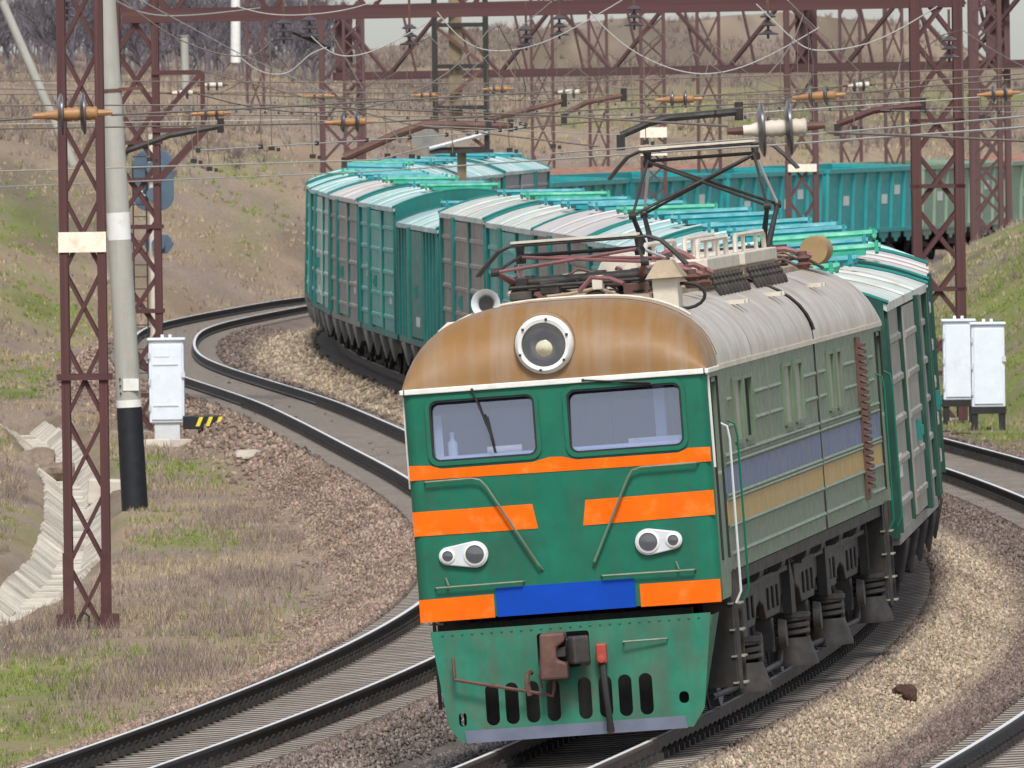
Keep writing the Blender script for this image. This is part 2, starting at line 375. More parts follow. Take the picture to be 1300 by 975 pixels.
def zones(X, Y, d1, d2, d3, lf, rg, dm, h1, h3):
    """own colours of soil, old leaves, ballast and turf"""
    n1 = fbm(X, Y, 2.2, 1)[..., None]; n2 = fbm(X, Y * .35, 1.1, 5)[..., None]; n3 = fbm(X, Y, 14, 7)[..., None]
    soil = np.array((.235, .165, .115)) * (.75 + .5 * n1); dry = np.array((.25, .20, .14)) * (.7 + .6 * n2); grey = np.array((.215, .175, .145)) * (.75 + .5 * n2)
    c = dry * (1 - sstep(.42, .6, n3)) + grey * sstep(.42, .6, n3)
    c = c * (1 - sstep(.55, .72, n1) * .6) + soil * sstep(.55, .72, n1) * .6
    g = greenmask(X, Y)[..., None] * sstep(.25, .5, n2) + .4 * sstep(.60, .75, fbm(X, Y * .3, 7, 21))[..., None] * sstep(.3, .6, n1) + .8 * (sstep(15, 19, h1) * sstep(60, 24, h1))[..., None] * (X[..., None] > 2)
    c = c * (1 - np.clip(g, 0, 1)) + np.array((.135, .17, .04)) * (.7 + .6 * n1) * np.clip(g, 0, 1)
    redb = np.array((.235, .172, .135)) * (.65 + .7 * n1); tanb = np.array((.32, .255, .185)) * (.75 + .5 * n1); brnb = np.array((.15, .115, .10)) * (.65 + .7 * n1); gryb = np.array((.25, .22, .195)) * (.7 + .6 * n1)
    o2 = X - tx(2, Y); o1 = X - tx(1, Y)
    b = np.where(lf[..., None], redb, brnb)
    
    wt = np.exp(-((o2 - 2.05) / .52)**4) * (1 - sstep(205, 230, Y)); wt = np.maximum(wt, .85 * np.exp(-((o2 + 2.1) / .95)**4) * sstep(215, 255, Y))
    wt = np.clip(wt * (1.15 if True else 1), 0, 1)[..., None]; b = b * (1 - wt) + tanb * wt
    wg = (np.exp(-((o2 + 1.75) / .7)**2) * (1 - sstep(225, 260, Y)))[..., None]; b = b * (1 - wg) + gryb * wg
    inb = (1 - sstep(1.32, 1.5, dm))[..., None]; b = b * (1 - inb) + np.array((.085, .068, .058)) * (.6 + .8 * n1) * inb
    bm = np.where(lf, 1 - sstep(2.3, 3.3, dm + .9 * (n1[..., 0] - .5)), np.where(rg, 1 - sstep(3.0, 4.5, dm + 1.2 * (n1[..., 0] - .5)), 1.))[..., None]
    scrub = (sstep(.50, .66, fbm(X, Y * .5, 9, 61)) * sstep(12, 25, h1) + .6 * sstep(.52, .68, fbm(X, Y * .4, 3.5, 66)) * sstep(.5, 4, np.maximum(h1, h3)))[..., None]; c = c * (1 - .42 * np.clip(scrub, 0, 1))
    hl_ = np.maximum(sstep(.5, 4, h1), sstep(.5, 4, h3))[..., None]; c = c * (1 - hl_) + c * np.array((1.0, .96, .93)) * hl_     # older, greyer growth on the banks
    return c * (1 - bm) + b * bm, bm[..., 0]
GC, GBM = zones(GX, GY, d1, d2, d3, lf, rg, dm, h1, h3)
ny, nx = GX.shape
idx = np.arange(nx * ny).reshape(ny, nx)
quads = np.stack([idx[:-1, :-1], idx[:-1, 1:], idx[1:, 1:], idx[1:, :-1]], -1).reshape(-1, 4)
def np_mesh(name, V, F, Cc=None, m=None, smooth=False):
    me = bpy.data.meshes.new(name); k = F.shape[1]
    me.vertices.add(len(V)); me.vertices.foreach_set('co', np.ascontiguousarray(V, np.float32).ravel())
    me.loops.add(F.size); me.loops.foreach_set('vertex_index', F.ravel().astype(np.int32))
    me.polygons.add(len(F)); me.polygons.foreach_set('loop_start', np.arange(0, F.size, k, dtype=np.int32)); me.polygons.foreach_set('loop_total', np.full(len(F), k, np.int32))
    if smooth: me.polygons.foreach_set('use_smooth', np.ones(len(F), bool))
    me.update(calc_edges=True)
    if Cc is not None:
        a = me.attributes.new('Col', 'FLOAT_COLOR', 'POINT'); q = np.ones((len(V), 4), np.float32); q[:, :3] = np.clip(Cc, 0, 1); a.data.foreach_set('color', q.ravel())
    if m: me.materials.append(m)
    return me
gmat = attr_mat('ground_soil', .95, bump=.7, bscale=7, fine=.38, fscale=9)
ground = link(bpy.data.objects.new('ground', np_mesh('ground', np.stack([GX, GY, GZ], -1).reshape(-1, 3), quads, GC.reshape(-1, 3), gmat, True)))
tag(ground, 'brown dry ground with track beds and cutting slopes', None, None, 'structure')

def to_px(P):
    Pc = (np.asarray(P) - np.array((0, 0, HC))) @ np.array(CAMM.to_3x3())     # world -> camera axes
    return 650 + FPX * Pc[:, 0] / -Pc[:, 2], 487.5 - FPX * Pc[:, 1] / -Pc[:, 2]
def seen(X, Y, Z, m=25):
    px, py = to_px(np.stack([X, Y, Z], -1)); return (px > -m) & (px < 1300 + m) & (py > -m) & (py < 975 + m)

# ---- loose ballast stones: one mass
def stones(n, y0, y1, size):
    Y = y0 + (y1 - y0) * rng.random(n); X = -650 / FPX * Y - 2 + rng.random(n) * (1300 / FPX * Y + 4)
    z, a, b, c, l, r, dm_, hh, h3_ = terrain(X, Y, True)
    C_, bm_ = zones(X, Y, a, b, c, l, r, dm_, hh, h3_)
    onsl = dm_ < 1.3
    keep = seen(X, Y, z) & (rng.random(n) < bm_**1.5) & (~onsl | (rng.random(n) < .03))
    X, Y, z, C_ = X[keep], Y[keep], z[keep], C_[keep]; k = len(X)
    base = np.array([(1, 0, 0), (-1, 0, 0), (0, 1, 0), (0, -1, 0), (0, 0, 1), (0, 0, -.6)], float)
    tri = np.array([(0, 2, 4), (2, 1, 4), (1, 3, 4), (3, 0, 4), (2, 0, 5), (1, 2, 5), (3, 1, 5), (0, 3, 5)])
    sc = size * (.55 + .9 * rng.random((k, 1, 1))) * (.6 + .8 * rng.random((k, 1, 3)))
    v = base[None] * sc * (.75 + .5 * rng.random((k, 6, 1))); t = rng.random(k) * 6.28; cs, sn = np.cos(t)[:, None], np.sin(t)[:, None]
    tl = (rng.random((k, 1)) - .5) * 1.2
    v = np.stack([v[..., 0] * cs - v[..., 1] * sn, v[..., 0] * sn + v[..., 1] * cs, v[..., 2] + v[..., 0] * tl], -1)
    v += np.stack([X, Y, z + size * .15], -1)[:, None]
    cc = C_ * (.62 + .95 * rng.random((k, 1))**1.4) * (1 + .12 * (rng.random((k, 3)) - .5)); cc = np.repeat(cc[:, None], 6, 1)
    return v.reshape(-1, 3), (tri[None] + 6 * np.arange(k)[:, None, None]).reshape(-1, 3), cc.reshape(-1, 3)
parts = [stones(240000, 128, 190, .026), stones(150000, 190, 260, .032), stones(60000, 260, 400, .055)]
V, F, CC = [], [], []; o_ = 0
for v_, f_, c_ in parts: V.append(v_); F.append(f_ + o_); CC.append(c_); o_ += len(v_)
gravel = link(bpy.data.objects.new('ballast_gravel', np_mesh('ballast_gravel', np.concatenate(V), np.concatenate(F), np.concatenate(CC), attr_mat('stone', .9, fine=.15))))
tag(gravel, 'loose crushed stone ballast between and beside the tracks', 'gravel', None, 'stuff')

# ---- dry grass and weeds: one mass each
def tufts(n, y0, y1, h, w, blades, dens, colf, gfac):
    Y = y0 + (y1 - y0) * rng.random(n); X = -650 / FPX * Y - 1.5 + rng.random(n) * (1300 / FPX * Y + 3)
    z, a, b, c, l, r, dm_, hh, h3_ = terrain(X, Y, True); C_, bm_ = zones(X, Y, a, b, c, l, r, dm_, hh, h3_)
    keep = seen(X, Y, z, 15) & (bm_ < .35 * rng.random(n) + .02) & (rng.random(n) < dens(X, Y, hh))
    dc = np.interp(Y, DITCH[:, 0], DITCH[:, 1]); keep &= ~((np.abs(X - dc) < .95) & (Y > 186) & (Y < 320))
    X, Y, z = X[keep], Y[keep], z[keep]; k = len(X); g = greenmask(X, Y); gn = fbm(X, Y * .3, 7, 21); g = np.maximum(g, .45 * sstep(.60, .75, gn))
    hs = h * (.5 + 1.0 * rng.random((k, 1))) * (1 - gfac * g[:, None]); b0 = np.stack([X, Y, z - .02], -1)[:, None] + np.concatenate([(rng.random((k, blades, 2)) - .5) * h * .9, np.zeros((k, blades, 1))], -1)
    tip = b0 + np.concatenate([(rng.random((k, blades, 2)) - .5) * hs[..., None] * 1.0, hs[..., None] * (.55 + .6 * rng.random((k, blades, 1)))], -1)
    side = np.zeros((k, blades, 3)); side[..., 0] = w * (.6 + .8 * rng.random((k, blades)))
    v = np.stack([b0 - side, b0 + side, tip], 2).reshape(-1, 3)
    cc = colf(X, Y, g, k); cc = cc[:, None, None] * (.65 + .7 * rng.random((k, blades, 1, 1))); cc = np.broadcast_to(cc, (k, blades, 3, 3)).reshape(-1, 3)
    return v, np.arange(len(v)).reshape(-1, 3), cc
def gcol(X, Y, g, k):
    q = fbm(X, Y, 3, 31)[:, None]; rr = rng.random((k, 1))
    c = np.array((.33, .265, .175)) * (1 - sstep(.4, .6, q)) + np.array((.25, .20, .165)) * sstep(.4, .6, q)
    gg = (rr < g[:, None] * 1.1)
    return np.where(gg, np.array((.15, .20, .04)), c)
def wcol(X, Y, g, k): return np.array((.19, .15, .13)) * (.8 + .4 * rng.random((k, 1)))
sets = [tufts(60000, 132, 260, .115, .007, 7, lambda X, Y, h: np.clip(3.2 * fbm(X, Y, 2.4, 41) - 1.0, .08, 1), gcol, .45),
        tufts(44000, 260, 380, .14, .011, 6, lambda X, Y, h: np.clip(3 * fbm(X, Y, 4, 42) - .9, .08, 1), gcol, .45),
        tufts(46000, 380, 640, .17, .018, 6, lambda X, Y, h: np.clip(3 * fbm(X, Y, 6, 43) - 1.0, .05, 1), gcol, .5)]
V, F, CC = [], [], []; o_ = 0
for v_, f_, c_ in sets: V.append(v_); F.append(f_ + o_); CC.append(c_); o_ += len(v_)
grass = link(bpy.data.objects.new('dry_grass', np_mesh('dry_grass', np.concatenate(V), np.concatenate(F), np.concatenate(CC), attr_mat('grass_blades', .9, fine=.1))))
tag(grass, 'dry straw grass with green tufts over the verge and slopes', 'grass', None, 'stuff')
def wd(X, Y, h):
    c = np.zeros(np.shape(X))
    for p, r in WEED: c = np.maximum(c, np.exp(-(((X - p.x) / r)**2 + ((Y - p.y) / (r * 6))**2)))
    return np.clip(c * 1.2 - .15 + .35 * (fbm(X, Y, 1.5, 51) - .5), 0, 1) + .25 * sstep(.5, .7, fbm(X, Y * .4, 3.5, 55)) * (h > .4)
WEED = [(ground_hit(400, 640), .8), (ground_hit(370, 690), .9), (ground_hit(320, 740), .9), (ground_hit(280, 800), .8), (ground_hit(225, 850), .9), (ground_hit(150, 875), .8), (ground_hit(40, 815), 1.0), (ground_hit(15, 620), 1.5), (ground_hit(15, 700), 1.2), (ground_hit(300, 660), .7), (ground_hit(230, 460), .8)]
sets = [tufts(42000, 140, 330, .22, .005, 9, wd, wcol, .2), tufts(26000, 330, 620, .26, .011, 8, wd, wcol, .2), tufts(20000, 470, 900, .4, .025, 9, lambda X, Y, h: sstep(.48, .66, fbm(X, Y * .5, 9, 61)) * (h > 10), wcol, .2)]
weeds = link(bpy.data.objects.new('dry_weeds', np_mesh('dry_weeds', np.concatenate([q_[0] for q_ in sets]), np.concatenate([sets[0][1], sets[1][1] + len(sets[0][0]), sets[2][1] + len(sets[0][0]) + len(sets[1][0])]), np.concatenate([q_[2] for q_ in sets]), attr_mat('weed_stalks', .95, fine=.1))))
tag(weeds, 'grey brown thickets of dead weed stalks on the verge and slopes', 'weeds', None, 'stuff')

# ------------------------------------------------------------------ tracks: rails, sleepers, clips
RAIL = [(-.075, -.18), (.075, -.18), (.075, -.168), (.012, -.15), (.010, -.045), (.036, -.035), (.036, -.006), (.030, 0), (-.030, 0), (-.036, -.006), (-.036, -.035), (-.010, -.045), (-.012, -.15), (-.075, -.168)]
SL = MB()
prof = [(-.13, -.2), (.13, -.2), (.10, 0), (-.10, 0)]
SL.add([(x, y, z + (-.0 if abs(x) > .5 else -.03)) for x in (-1.35, -.45, .45, 1.35) for (y, z) in prof], [(4 * i + a, 4 * i + (a + 1) % 4, 4 * i + 4 + (a + 1) % 4, 4 * i + 4 + a) for i in range(3) for a in range(4)] + [(0, 1, 2, 3), (15, 14, 13, 12)])
sl_me = SL.mesh('sleeper', M['sleeper']); sl_me.materials.append(mat('sleeper_side_shade', (.10, .083, .072), .95, var=.3, scale=4))  # side faces coloured dark to paint in the shading stripes between sleepers
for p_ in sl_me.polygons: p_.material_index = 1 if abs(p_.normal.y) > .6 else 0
def clip(mb, p, r, a, u):
    """rail chair with a sprung clip either side of the rail foot"""
    for s in (-1, 1):
        q = p + r * (s * .115) + u * -.155
        mb.beam(q - a * .05, q + a * .05, .07, .07, u)
        mb.cyl(q + u * .02 - r * s * .03, q + u * .075 + r * s * .01, .024, .02, 5)
def make_track(k, y0, y1, nind, label):
    t = tag(empty('railway_track', (0, 0, 0)), label, 'railway track')
    for s in (-1, 1):
        ysr = np.arange(y0, y1 + .1, 2.0); vs = []; top = []
        for Y in ysr:
            p, r, a, u = frame(k, float(Y)); c = p + r * (s * .795)
            vs += [c + r * x + u * z for x, z in RAIL]; top += [c + r * x + u * .003 for x in (-.03, .03)]
        n = len(RAIL); m = len(ysr)
        me = MB(); me.add(vs, [(i * n + j, i * n + (j + 1) % n, (i + 1) * n + (j + 1) % n, (i + 1) * n + j) for i in range(m - 1) for j in range(n)])
        ro = me.build('rail', M['railside'] if k == 2 else M['raildark'], t)
        tp = MB().add(top, [(2 * i, 2 * i + 1, 2 * i + 3, 2 * i + 2) for i in range(m - 1)]).build('running_surface', M['railtop'], ro)
    rest, clips, Y, i = MB(), MB(), y0, 0
    while Y < y1:
        p, r, a, u = frame(k, Y); c = p + u * -.19
        rot = Matrix((r, a, u)).transposed() @ Matrix.Rotation(random.uniform(-.006, .006), 3, 'Z')
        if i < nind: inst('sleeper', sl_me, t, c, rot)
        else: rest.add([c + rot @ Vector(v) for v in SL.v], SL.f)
        if Y < 300:
            for s in (-1, 1): clip(clips, p + r * (s * .795), r, a, u)
        Y += .53; i += 1
    if rest.v:
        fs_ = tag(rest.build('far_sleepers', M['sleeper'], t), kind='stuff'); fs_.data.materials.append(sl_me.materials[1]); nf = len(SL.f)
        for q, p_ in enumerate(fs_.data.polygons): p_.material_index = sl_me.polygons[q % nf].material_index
    tag(clips.build('rail_clips', M['dark'], t), kind='stuff')
    return t
make_track(2, 124, 470, 190, 'railway track carrying the green locomotive and its long wagon train')
make_track(1, 124, 470, 300, 'empty railway track curving past the concrete pole and white cabinet')
make_track(3, 124, 330, 250, 'empty railway track at the lower corner beyond the pale gravel strip')

# ------------------------------------------------------------------ locomotive (x right, y back from the nose, z up from the rail)
def on_track(k, Yfront, length, inset):
    """rigid vehicle frame: origin at its front end on the rail plane"""
    ya, yb = along(k, Yfront, inset), along(k, Yfront, length - inset)
    pa, ra, aa, ua = frame(k, ya); pb, rb, ab, ub = frame(k, yb)
    al = (pb - pa).normalized(); u = (ua + ub).normalized(); r = al.cross(u).normalized(); u = r.cross(al)
    return Matrix.Translation(pa - al * inset) @ Matrix((r, al, u)).transposed().to_4x4()
LOCO = tag(empty('locomotive'), 'green electric locomotive with orange stripes hauling the train', 'locomotive')
LOCO.matrix_world = on_track(2, 143, 25.0, 5.0)
W, LL, ZT, ZF, ZS = 1.54, 20.4, 3.68, 1.36, 1.60
front3 = lambda u, v, w: Vector((u, w, v))
wins = [(-1.31, -.19, 2.93, 3.60), (.09, 1.30, 2.92, 3.61)]
holes = [list(reversed(rrect(a, b, c, d, .10))) for a, b, c, d in wins]
# front wall curves back at its vertical corners: plate plus two quarter posts
fp = MB().plate([(-W + .1, ZF), (W - .1, ZF), (W - .1, ZT), (-W + .1, ZT)], holes, front3, .05)
for sx in (-1, 1):
    arc = [(sx * (W - .1 + .1 * math.sin(R(t))), .1 - .1 * math.cos(R(t))) for t in range(0, 91, 15)]
    arc2 = [(sx * (W - .1 + .05 * math.sin(R(t))), .1 - .05 * math.cos(R(t))) for t in range(90, -1, -15)]
    fp.prism(arc + arc2, lambda u, v, w: Vector((u, v, w)), ZF, ZT)
fp.build('cab_front', M['green'], LOCO, True)
# side walls with openings
side_open = [(2.6, 3.55, 2.87, 3.52), (3.62, 4.6, 2.87, 3.52), (7.9, 8.95, 2.87, 3.52), (9.1, 10.15, 2.87, 3.52), (13.1, 13.9, 2.87, 3.52), (14.0, 14.8, 2.87, 3.52)]
doors = [(.35, 1.05), (19.35, 20.05)]
for sx in (-1, 1):
    outer = [(.1, ZF)] + [(1.0 + .28 * math.sin(R(t)), ZF + .24 * (1 - math.cos(R(t)))) for t in range(0, 91, 30)] + [(LL - 1.2, ZS), (LL - .1, ZS), (LL - .1, ZT), (.1, ZT)]
    hl = [[(a, c), (a, d), (b, d), (b, c)] for a, b, c, d in side_open] + [list(reversed(rrect(a, b, 2.6, 3.55, .05))) for a, b in doors]
    wl = MB().plate(outer, hl, (lambda u, v, w, sx=sx: Vector((sx * (W - w), u, v))), .05).build('side_wall', M['sidegreen'], LOCO)
    for (a, b, c, d) in side_open:
        lv = MB().bx(sx * (W - .03), sx * (W - .004 if not (3.6 < a < 4) else W - .045), a, b, c, d)
        lv.build('louvre', M['dark'] if (a > 3.6 and a < 4) else M['louvre'], wl)
        fr = MB()
        for (p0, p1) in (((a, c), (b, c)), ((a, d), (b, d)), ((a, c), (a, d)), ((b, c), (b, d))): fr.beam((sx * (W + .008), p0[0], p0[1]), (sx * (W + .008), p1[0], p1[1]), .045, .045)
        fr.build('louvre_frame', M['sidegreen'], wl)
    for a, b in doors:
        MB().bx(sx * (W - .06), sx * (W - .04), a, b, 2.6, 3.55).build('door_window', M['glassdark'], wl)
        MB().tube([(sx * (W + .012), a - .03, 1.75), (sx * (W + .012), a - .03, 3.6), (sx * (W + .012), b + .05, 3.6), (sx * (W + .012), b + .05, 1.75)], .012, 5).build('door_frame', M['rubber'], wl)
    # full-length ribs and short dashes
    ribs = [(1.4, 11.72, z) for z in (2.77, 2.69, 2.365, 2.325, 2.05, 1.77)] + [(11.88, 19.2, z) for z in (2.77, 2.69, 2.365, 2.325, 2.05)] + [(11.88, 16.4, 1.77), (17.6, 19.2, 1.77)]
    ribs += [(a, b, z) for z in (3.33, 3.06) for a, b in ((1.9, 2.45), (4.8, 6.2), (6.35, 7.7), (10.3, 11.7), (11.9, 12.9), (15.0, 16.5), (18.1, 18.9))]
    for a, b, z in ribs:
        MB().cyl((sx * W, a, z), (sx * W, b, z), .026, n=8).build('side_rib', M['sidegreen'], wl, True)
    MB().bx(sx * (W + .002), sx * (W + .008), 1.32, 11.78, 2.39, 2.66).build('blue_stripe', M['fblue'], wl)
    MB().bx(sx * (W + .002), sx * (W + .008), 11.86, 19.2, 2.39, 2.66).build('blue_stripe', M['fblue'], wl)
    MB().bx(sx * (W + .002), sx * (W + .008), 1.32, 11.78, 2.065, 2.31).build('yellow_stripe', M['fyellow'], wl)
    MB().bx(sx * (W + .002), sx * (W + .008), 11.86, 19.2, 2.065, 2.31).build('yellow_stripe', M['fyellow'], wl)
    MB().bx(sx * (W + .001), sx * (W + .016), 11.79, 11.85, ZS, ZT).build('panel_seam', M['dark'], wl)
    ch = MB(); ch.bx(sx * (W + .001), sx * (W + .03), 16.75, 17.25, 1.72, 3.6)
    st = ch.build('step_backing', M['brown'], wl)
    for q in range(22):
        MB().prism([(0, 0), (.075, .0), (.08, .035), (.02, .06), (0, .06)], (lambda u, v, w, z=1.85 + q * .078, sx=sx: Vector((sx * (W + .02 + u), w, z + v))), 16.8, 17.2).build('step_bracket', M['brown'], st)
    vg = MB()
    for q in range(10):
        for w_ in range(3): vg.box((sx * (W + .006), 17.75 + w_ * .3, 2.75 + q * .075), (.014, .2, .022))
    tag(vg.build('vent_slots', M['sidegreen'], wl), kind='stuff')
    # cab door handrails, curved in at the top
    for y0 in (1.25, 2.05, 19.2, 20.3):
        MB().tube([(sx * W, y0, 3.12), (sx * (W + .07), y0, 3.08), (sx * (W + .09), y0, 2.95), (sx * (W + .09), y0, 1.4), (sx * (W + .03), y0, 1.28)], .013, 6).build('door_handrail', M['silver'] if y0 in (1.25,) else M['green'], LOCO, True)
MB().bx(-W + .05, W - .05, LL - .15, LL - .1, ZS, ZT).build('rear_wall', M['sidegreen'], LOCO)
MB().bx(-W + .06, W - .06, .1, LL - .16, 1.45, 1.57).build('floor_frame', M['dark'], LOCO)
# roof: front dome, three roof bays
def roof_z(x, y, h=.78):
    r = min(1, abs(x) / (W + .01)); g = (1 - r**2.9)**.5
    q = 1.0
    if y < .85: q = max(0, 1 - ((.85 - y) / .85)**2.3)**.5
    if y > LL - .9: q = math.sqrt(max(0, 1 - ((y - LL + .9) / .9)**2))
    return ZT + .02 + h * g * q
def roof_piece(name, y0, y1, m, ny=8, lift=0.):
    xsn = [math.sin(t) * (W + .01 + lift) for t in np.linspace(-math.pi / 2, math.pi / 2, 29)]
    if y0 == 0: ysn = [.85 * (1 - math.cos(t)) for t in np.linspace(0, math.pi / 2, 14)]; ysn = [y for y in ysn if y < y1] + [y1]
    else: ysn = list(np.linspace(y0, y1, ny))
    if y1 >= LL: ysn = list(np.linspace(y0, LL - .9, ny)) + [LL - .9 + .9 * math.sin(t) for t in np.linspace(.15, math.pi / 2, 9)]
    vs = [(x, y, roof_z(x, y) + lift) for y in ysn for x in xsn]; n = len(xsn)
    mb = MB().add(vs, [(j * n + i, j * n + i + 1, (j + 1) * n + i + 1, (j + 1) * n + i) for j in range(len(ysn) - 1) for i in range(n - 1)])
    return mb.build(name, m, LOCO, True)
roof_piece('front_dome', 0, 1.30, M['dome'])
roof_piece('roof_bay', 1.31, 4.9, M['roof']); roof_piece('roof_bay', 4.92, 11.76, M['roof']); roof_piece('roof_bay', 11.86, LL, M['roof'])
MB().tube([(math.sin(t) * (W + .02), 11.81, roof_z(math.sin(t) * W, 11) + .004) for t in np.linspace(-1.55, 1.55, 24)], .02, 5).build('roof_seam', M['dark'], LOCO)
MB().tube([(math.sin(t) * (W + .015), 1.305, roof_z(math.sin(t) * W, 3) + .004) for t in np.linspace(-1.55, 1.55, 24)], .005, 5).build('dome_seam', M['dome'], LOCO)
MB().tube([(math.sin(t) * (W * .86), 1.7, roof_z(math.sin(t) * W * .86, 3) + .02) for t in np.linspace(-1.3, 1.3, 24)], .016, 6).build('roof_hoop', M['cream'], LOCO)
gut = MB(); gut.bx(-W + .02, W - .02, -.035, .012, ZT - .03, ZT + .025)
for sx in (-1, 1): gut.bx(sx * (W - .01), sx * (W + .03), -.02, 1.3, ZT - .028, ZT + .022)
gut.build('white_gutter', M['white'], LOCO, bevel=.008)
for sx in (-1, 1):
    MB().bx(sx * (W - .01), sx * (W + .028), 1.32, LL - .2, ZT - .02, ZT + .03).build('eave_strip', M['cream'], LOCO)
    MB().tube([(sx * (W + .008), .02, ZT - .03), (sx * (W + .008), .12, ZT - .05), (sx * (W + .01), .16, 2.7)], .014, 5).build('corner_strip', M['white'], LOCO)
# front stripes, thin painted plates
def fplate(name, x0, x1, z0, z1, m, th=.006):
    return MB().bx(x0, x1, -th, .004, z0, z1).build(name, m, LOCO)
def fstripe(name, pts, m): return MB().prism(pts, front3, -.007, .003).build(name, m, LOCO)
fstripe('orange_stripe', [(-W + .01, 2.785), (W - .01, 2.765), (W - .01, 2.91), (1.31, 2.915), (1.2, 2.875), (.17, 2.88), (.02, 2.92), (-.1, 2.925), (-.28, 2.885), (-1.2, 2.885), (-1.32, 2.925), (-W + .01, 2.935)], M['orange'])
fstripe('orange_stripe', [(-W + .01, 2.22), (-.27, 2.215), (-.31, 2.465), (-W + .01, 2.465)], M['orange'])
fstripe('orange_stripe', [(.19, 2.21), (W - .01, 2.225), (W - .01, 2.475), (.23, 2.465)], M['orange'])
fstripe('orange_stripe', [(-W + .01, 1.345), (-.77, 1.35), (-.77, 1.585), (-W + .01, 1.575)], M['orange'])
fstripe('orange_stripe', [(.715, 1.35), (W - .01, 1.345), (W - .01, 1.575), (.715, 1.58)], M['orange'])
fplate('blue_plate', -.745, .665, 1.352, 1.645, M['blue'], .012)
for i, (a, b, c, d) in enumerate(wins):
    fr = MB().plate(rrect(a - .016, b + .016, c - .016, d + .016, .115, 8), [list(reversed(rrect(a + .02, b - .02, c + .02, d - .02, .09, 8)))], front3, .0)
    fr = MB().plate(rrect(a - .016, b + .016, c - .016, d + .016, .115, 8), [list(reversed(rrect(a + .025, b - .025, c + .025, d - .025, .085, 8)))], lambda u, v, w: Vector((u, w - .022, v)), .045)
    wf = fr.build('window_frame', M['green'], LOCO, bevel=.006)
    MB().plate(rrect(a + .015, b - .015, c + .015, d - .015, .09, 8), [list(reversed(rrect(a + .045, b - .045, c + .045, d - .045, .07, 8)))], lambda u, v, w: Vector((u, w - .012, v)), .02).build('gasket', M['rubber'], wf)
    MB().prism(rrect(a + .02, b - .02, c + .02, d - .02, .08, 8), (lambda u, v, w, c=c: Vector((u, w + .02 + (v - c - .2) * .16, v))), .0, .006).build('window_pane', M['glass'], wf)
# cab interior seen through the panes
MB().bx(-W + .07, W - .07, 1.75, 1.8, 1.6, ZT + .3).build('cab_bulkhead', M['interior'], LOCO)
MB().bx(-W + .08, W - .08, .10, .62, 2.9, 3.0).build('driver_desk', M['desk'], LOCO, bevel=.02)
MB().lathe((-1.1, .28, 3.0), (0, 0, 1), [(.001, 0), (.05, .0), (.05, .13), (.02, .17), (.02, .21), (.026, .21), (.026, .24), (.001, .24)], 12).build('bottle', M['white'], LOCO, True)
MB().bx(-1.27, -1.19, .22, .26, 3.0, 3.42).build('post_sheet', M['white'], LOCO)
MB().cyl((-.75, .28, 3.03), (-.4, .30, 3.03), .04, n=10).build('paper_roll', M['signw'], LOCO, True)
refl = MB().bx(.22, .50, .66, .8, 2.85, 3.36); refl.box((.40, .7, 3.44), (.34, .12, .16)); refl.bx(.48, .72, .62, .8, 3.3, 3.46); refl.bx(.62, .9, .62, .72, 3.40, 3.55)
refl.build('reflection_shape', M['rubber'], LOCO, bevel=.04)  # dark solid added in the cab to imitate a reflection in the right pane
MB().bx(.95, 1.06, .5, 1.6, 2.8, ZT).build('cab_cabinet', M['desk'], LOCO)
MB().bx(.7, 1.25, .11, .2, 2.96, 3.05).build('radio_set', M['white'], LOCO)
# wipers
for x0, z0, x1, z1 in ((-.83, 3.66, -.66, 3.15), (.3, 3.675, .98, 3.60)):
    w = MB().cyl((x0, -.05, z0), (x1, -.045, z1), .009, n=5); w.cyl(((x0 + x1) / 2 + .03, -.04, (z0 + z1) / 2), (x1 + .02, -.03, z1 - .14 if z1 < 3.4 else z1 - .02), .013, n=5); w.cyl((x0, .0, z0), (x0, -.06, z0), .016, n=6)
    w.build('wiper', M['dark'], LOCO)
# headlight in the dome
hl = MB().lathe((-.07, .50, 4.06), (0, -1, 0), [(.30, -.1), (.30, .48), (.287, .56), (.26, .585), (.225, .575), (.222, .53)], 36).build('headlight', M['white'], LOCO, True)
MB().lathe((-.07, .50, 4.06), (0, -1, 0), [(.001, .52), (.12, .535), (.224, .53)], 32).build('lens', M['glassdark'], hl, True)
MB().lathe((-.07, .50, 4.02), (0, -1, 0), [(.001, .545), (.05, .545), (.085, .538), (.09, .53)], 20).build('bulb_reflector', M['reflector'], hl, True)
for t in range(20, 380, 60):
    MB().box((-.07 + .258 * math.cos(R(t)), -.085, 4.06 + .258 * math.sin(R(t))), (.025, .03, .025)).build('rim_clip', M['dark'], hl)
MB().lathe((-.07, .9, 4.07), (0, -1, 0), [(.312, -.3), (.312, .86), (.295, .87)], 32).build('headlight_hood', M['dome'], LOCO, True)
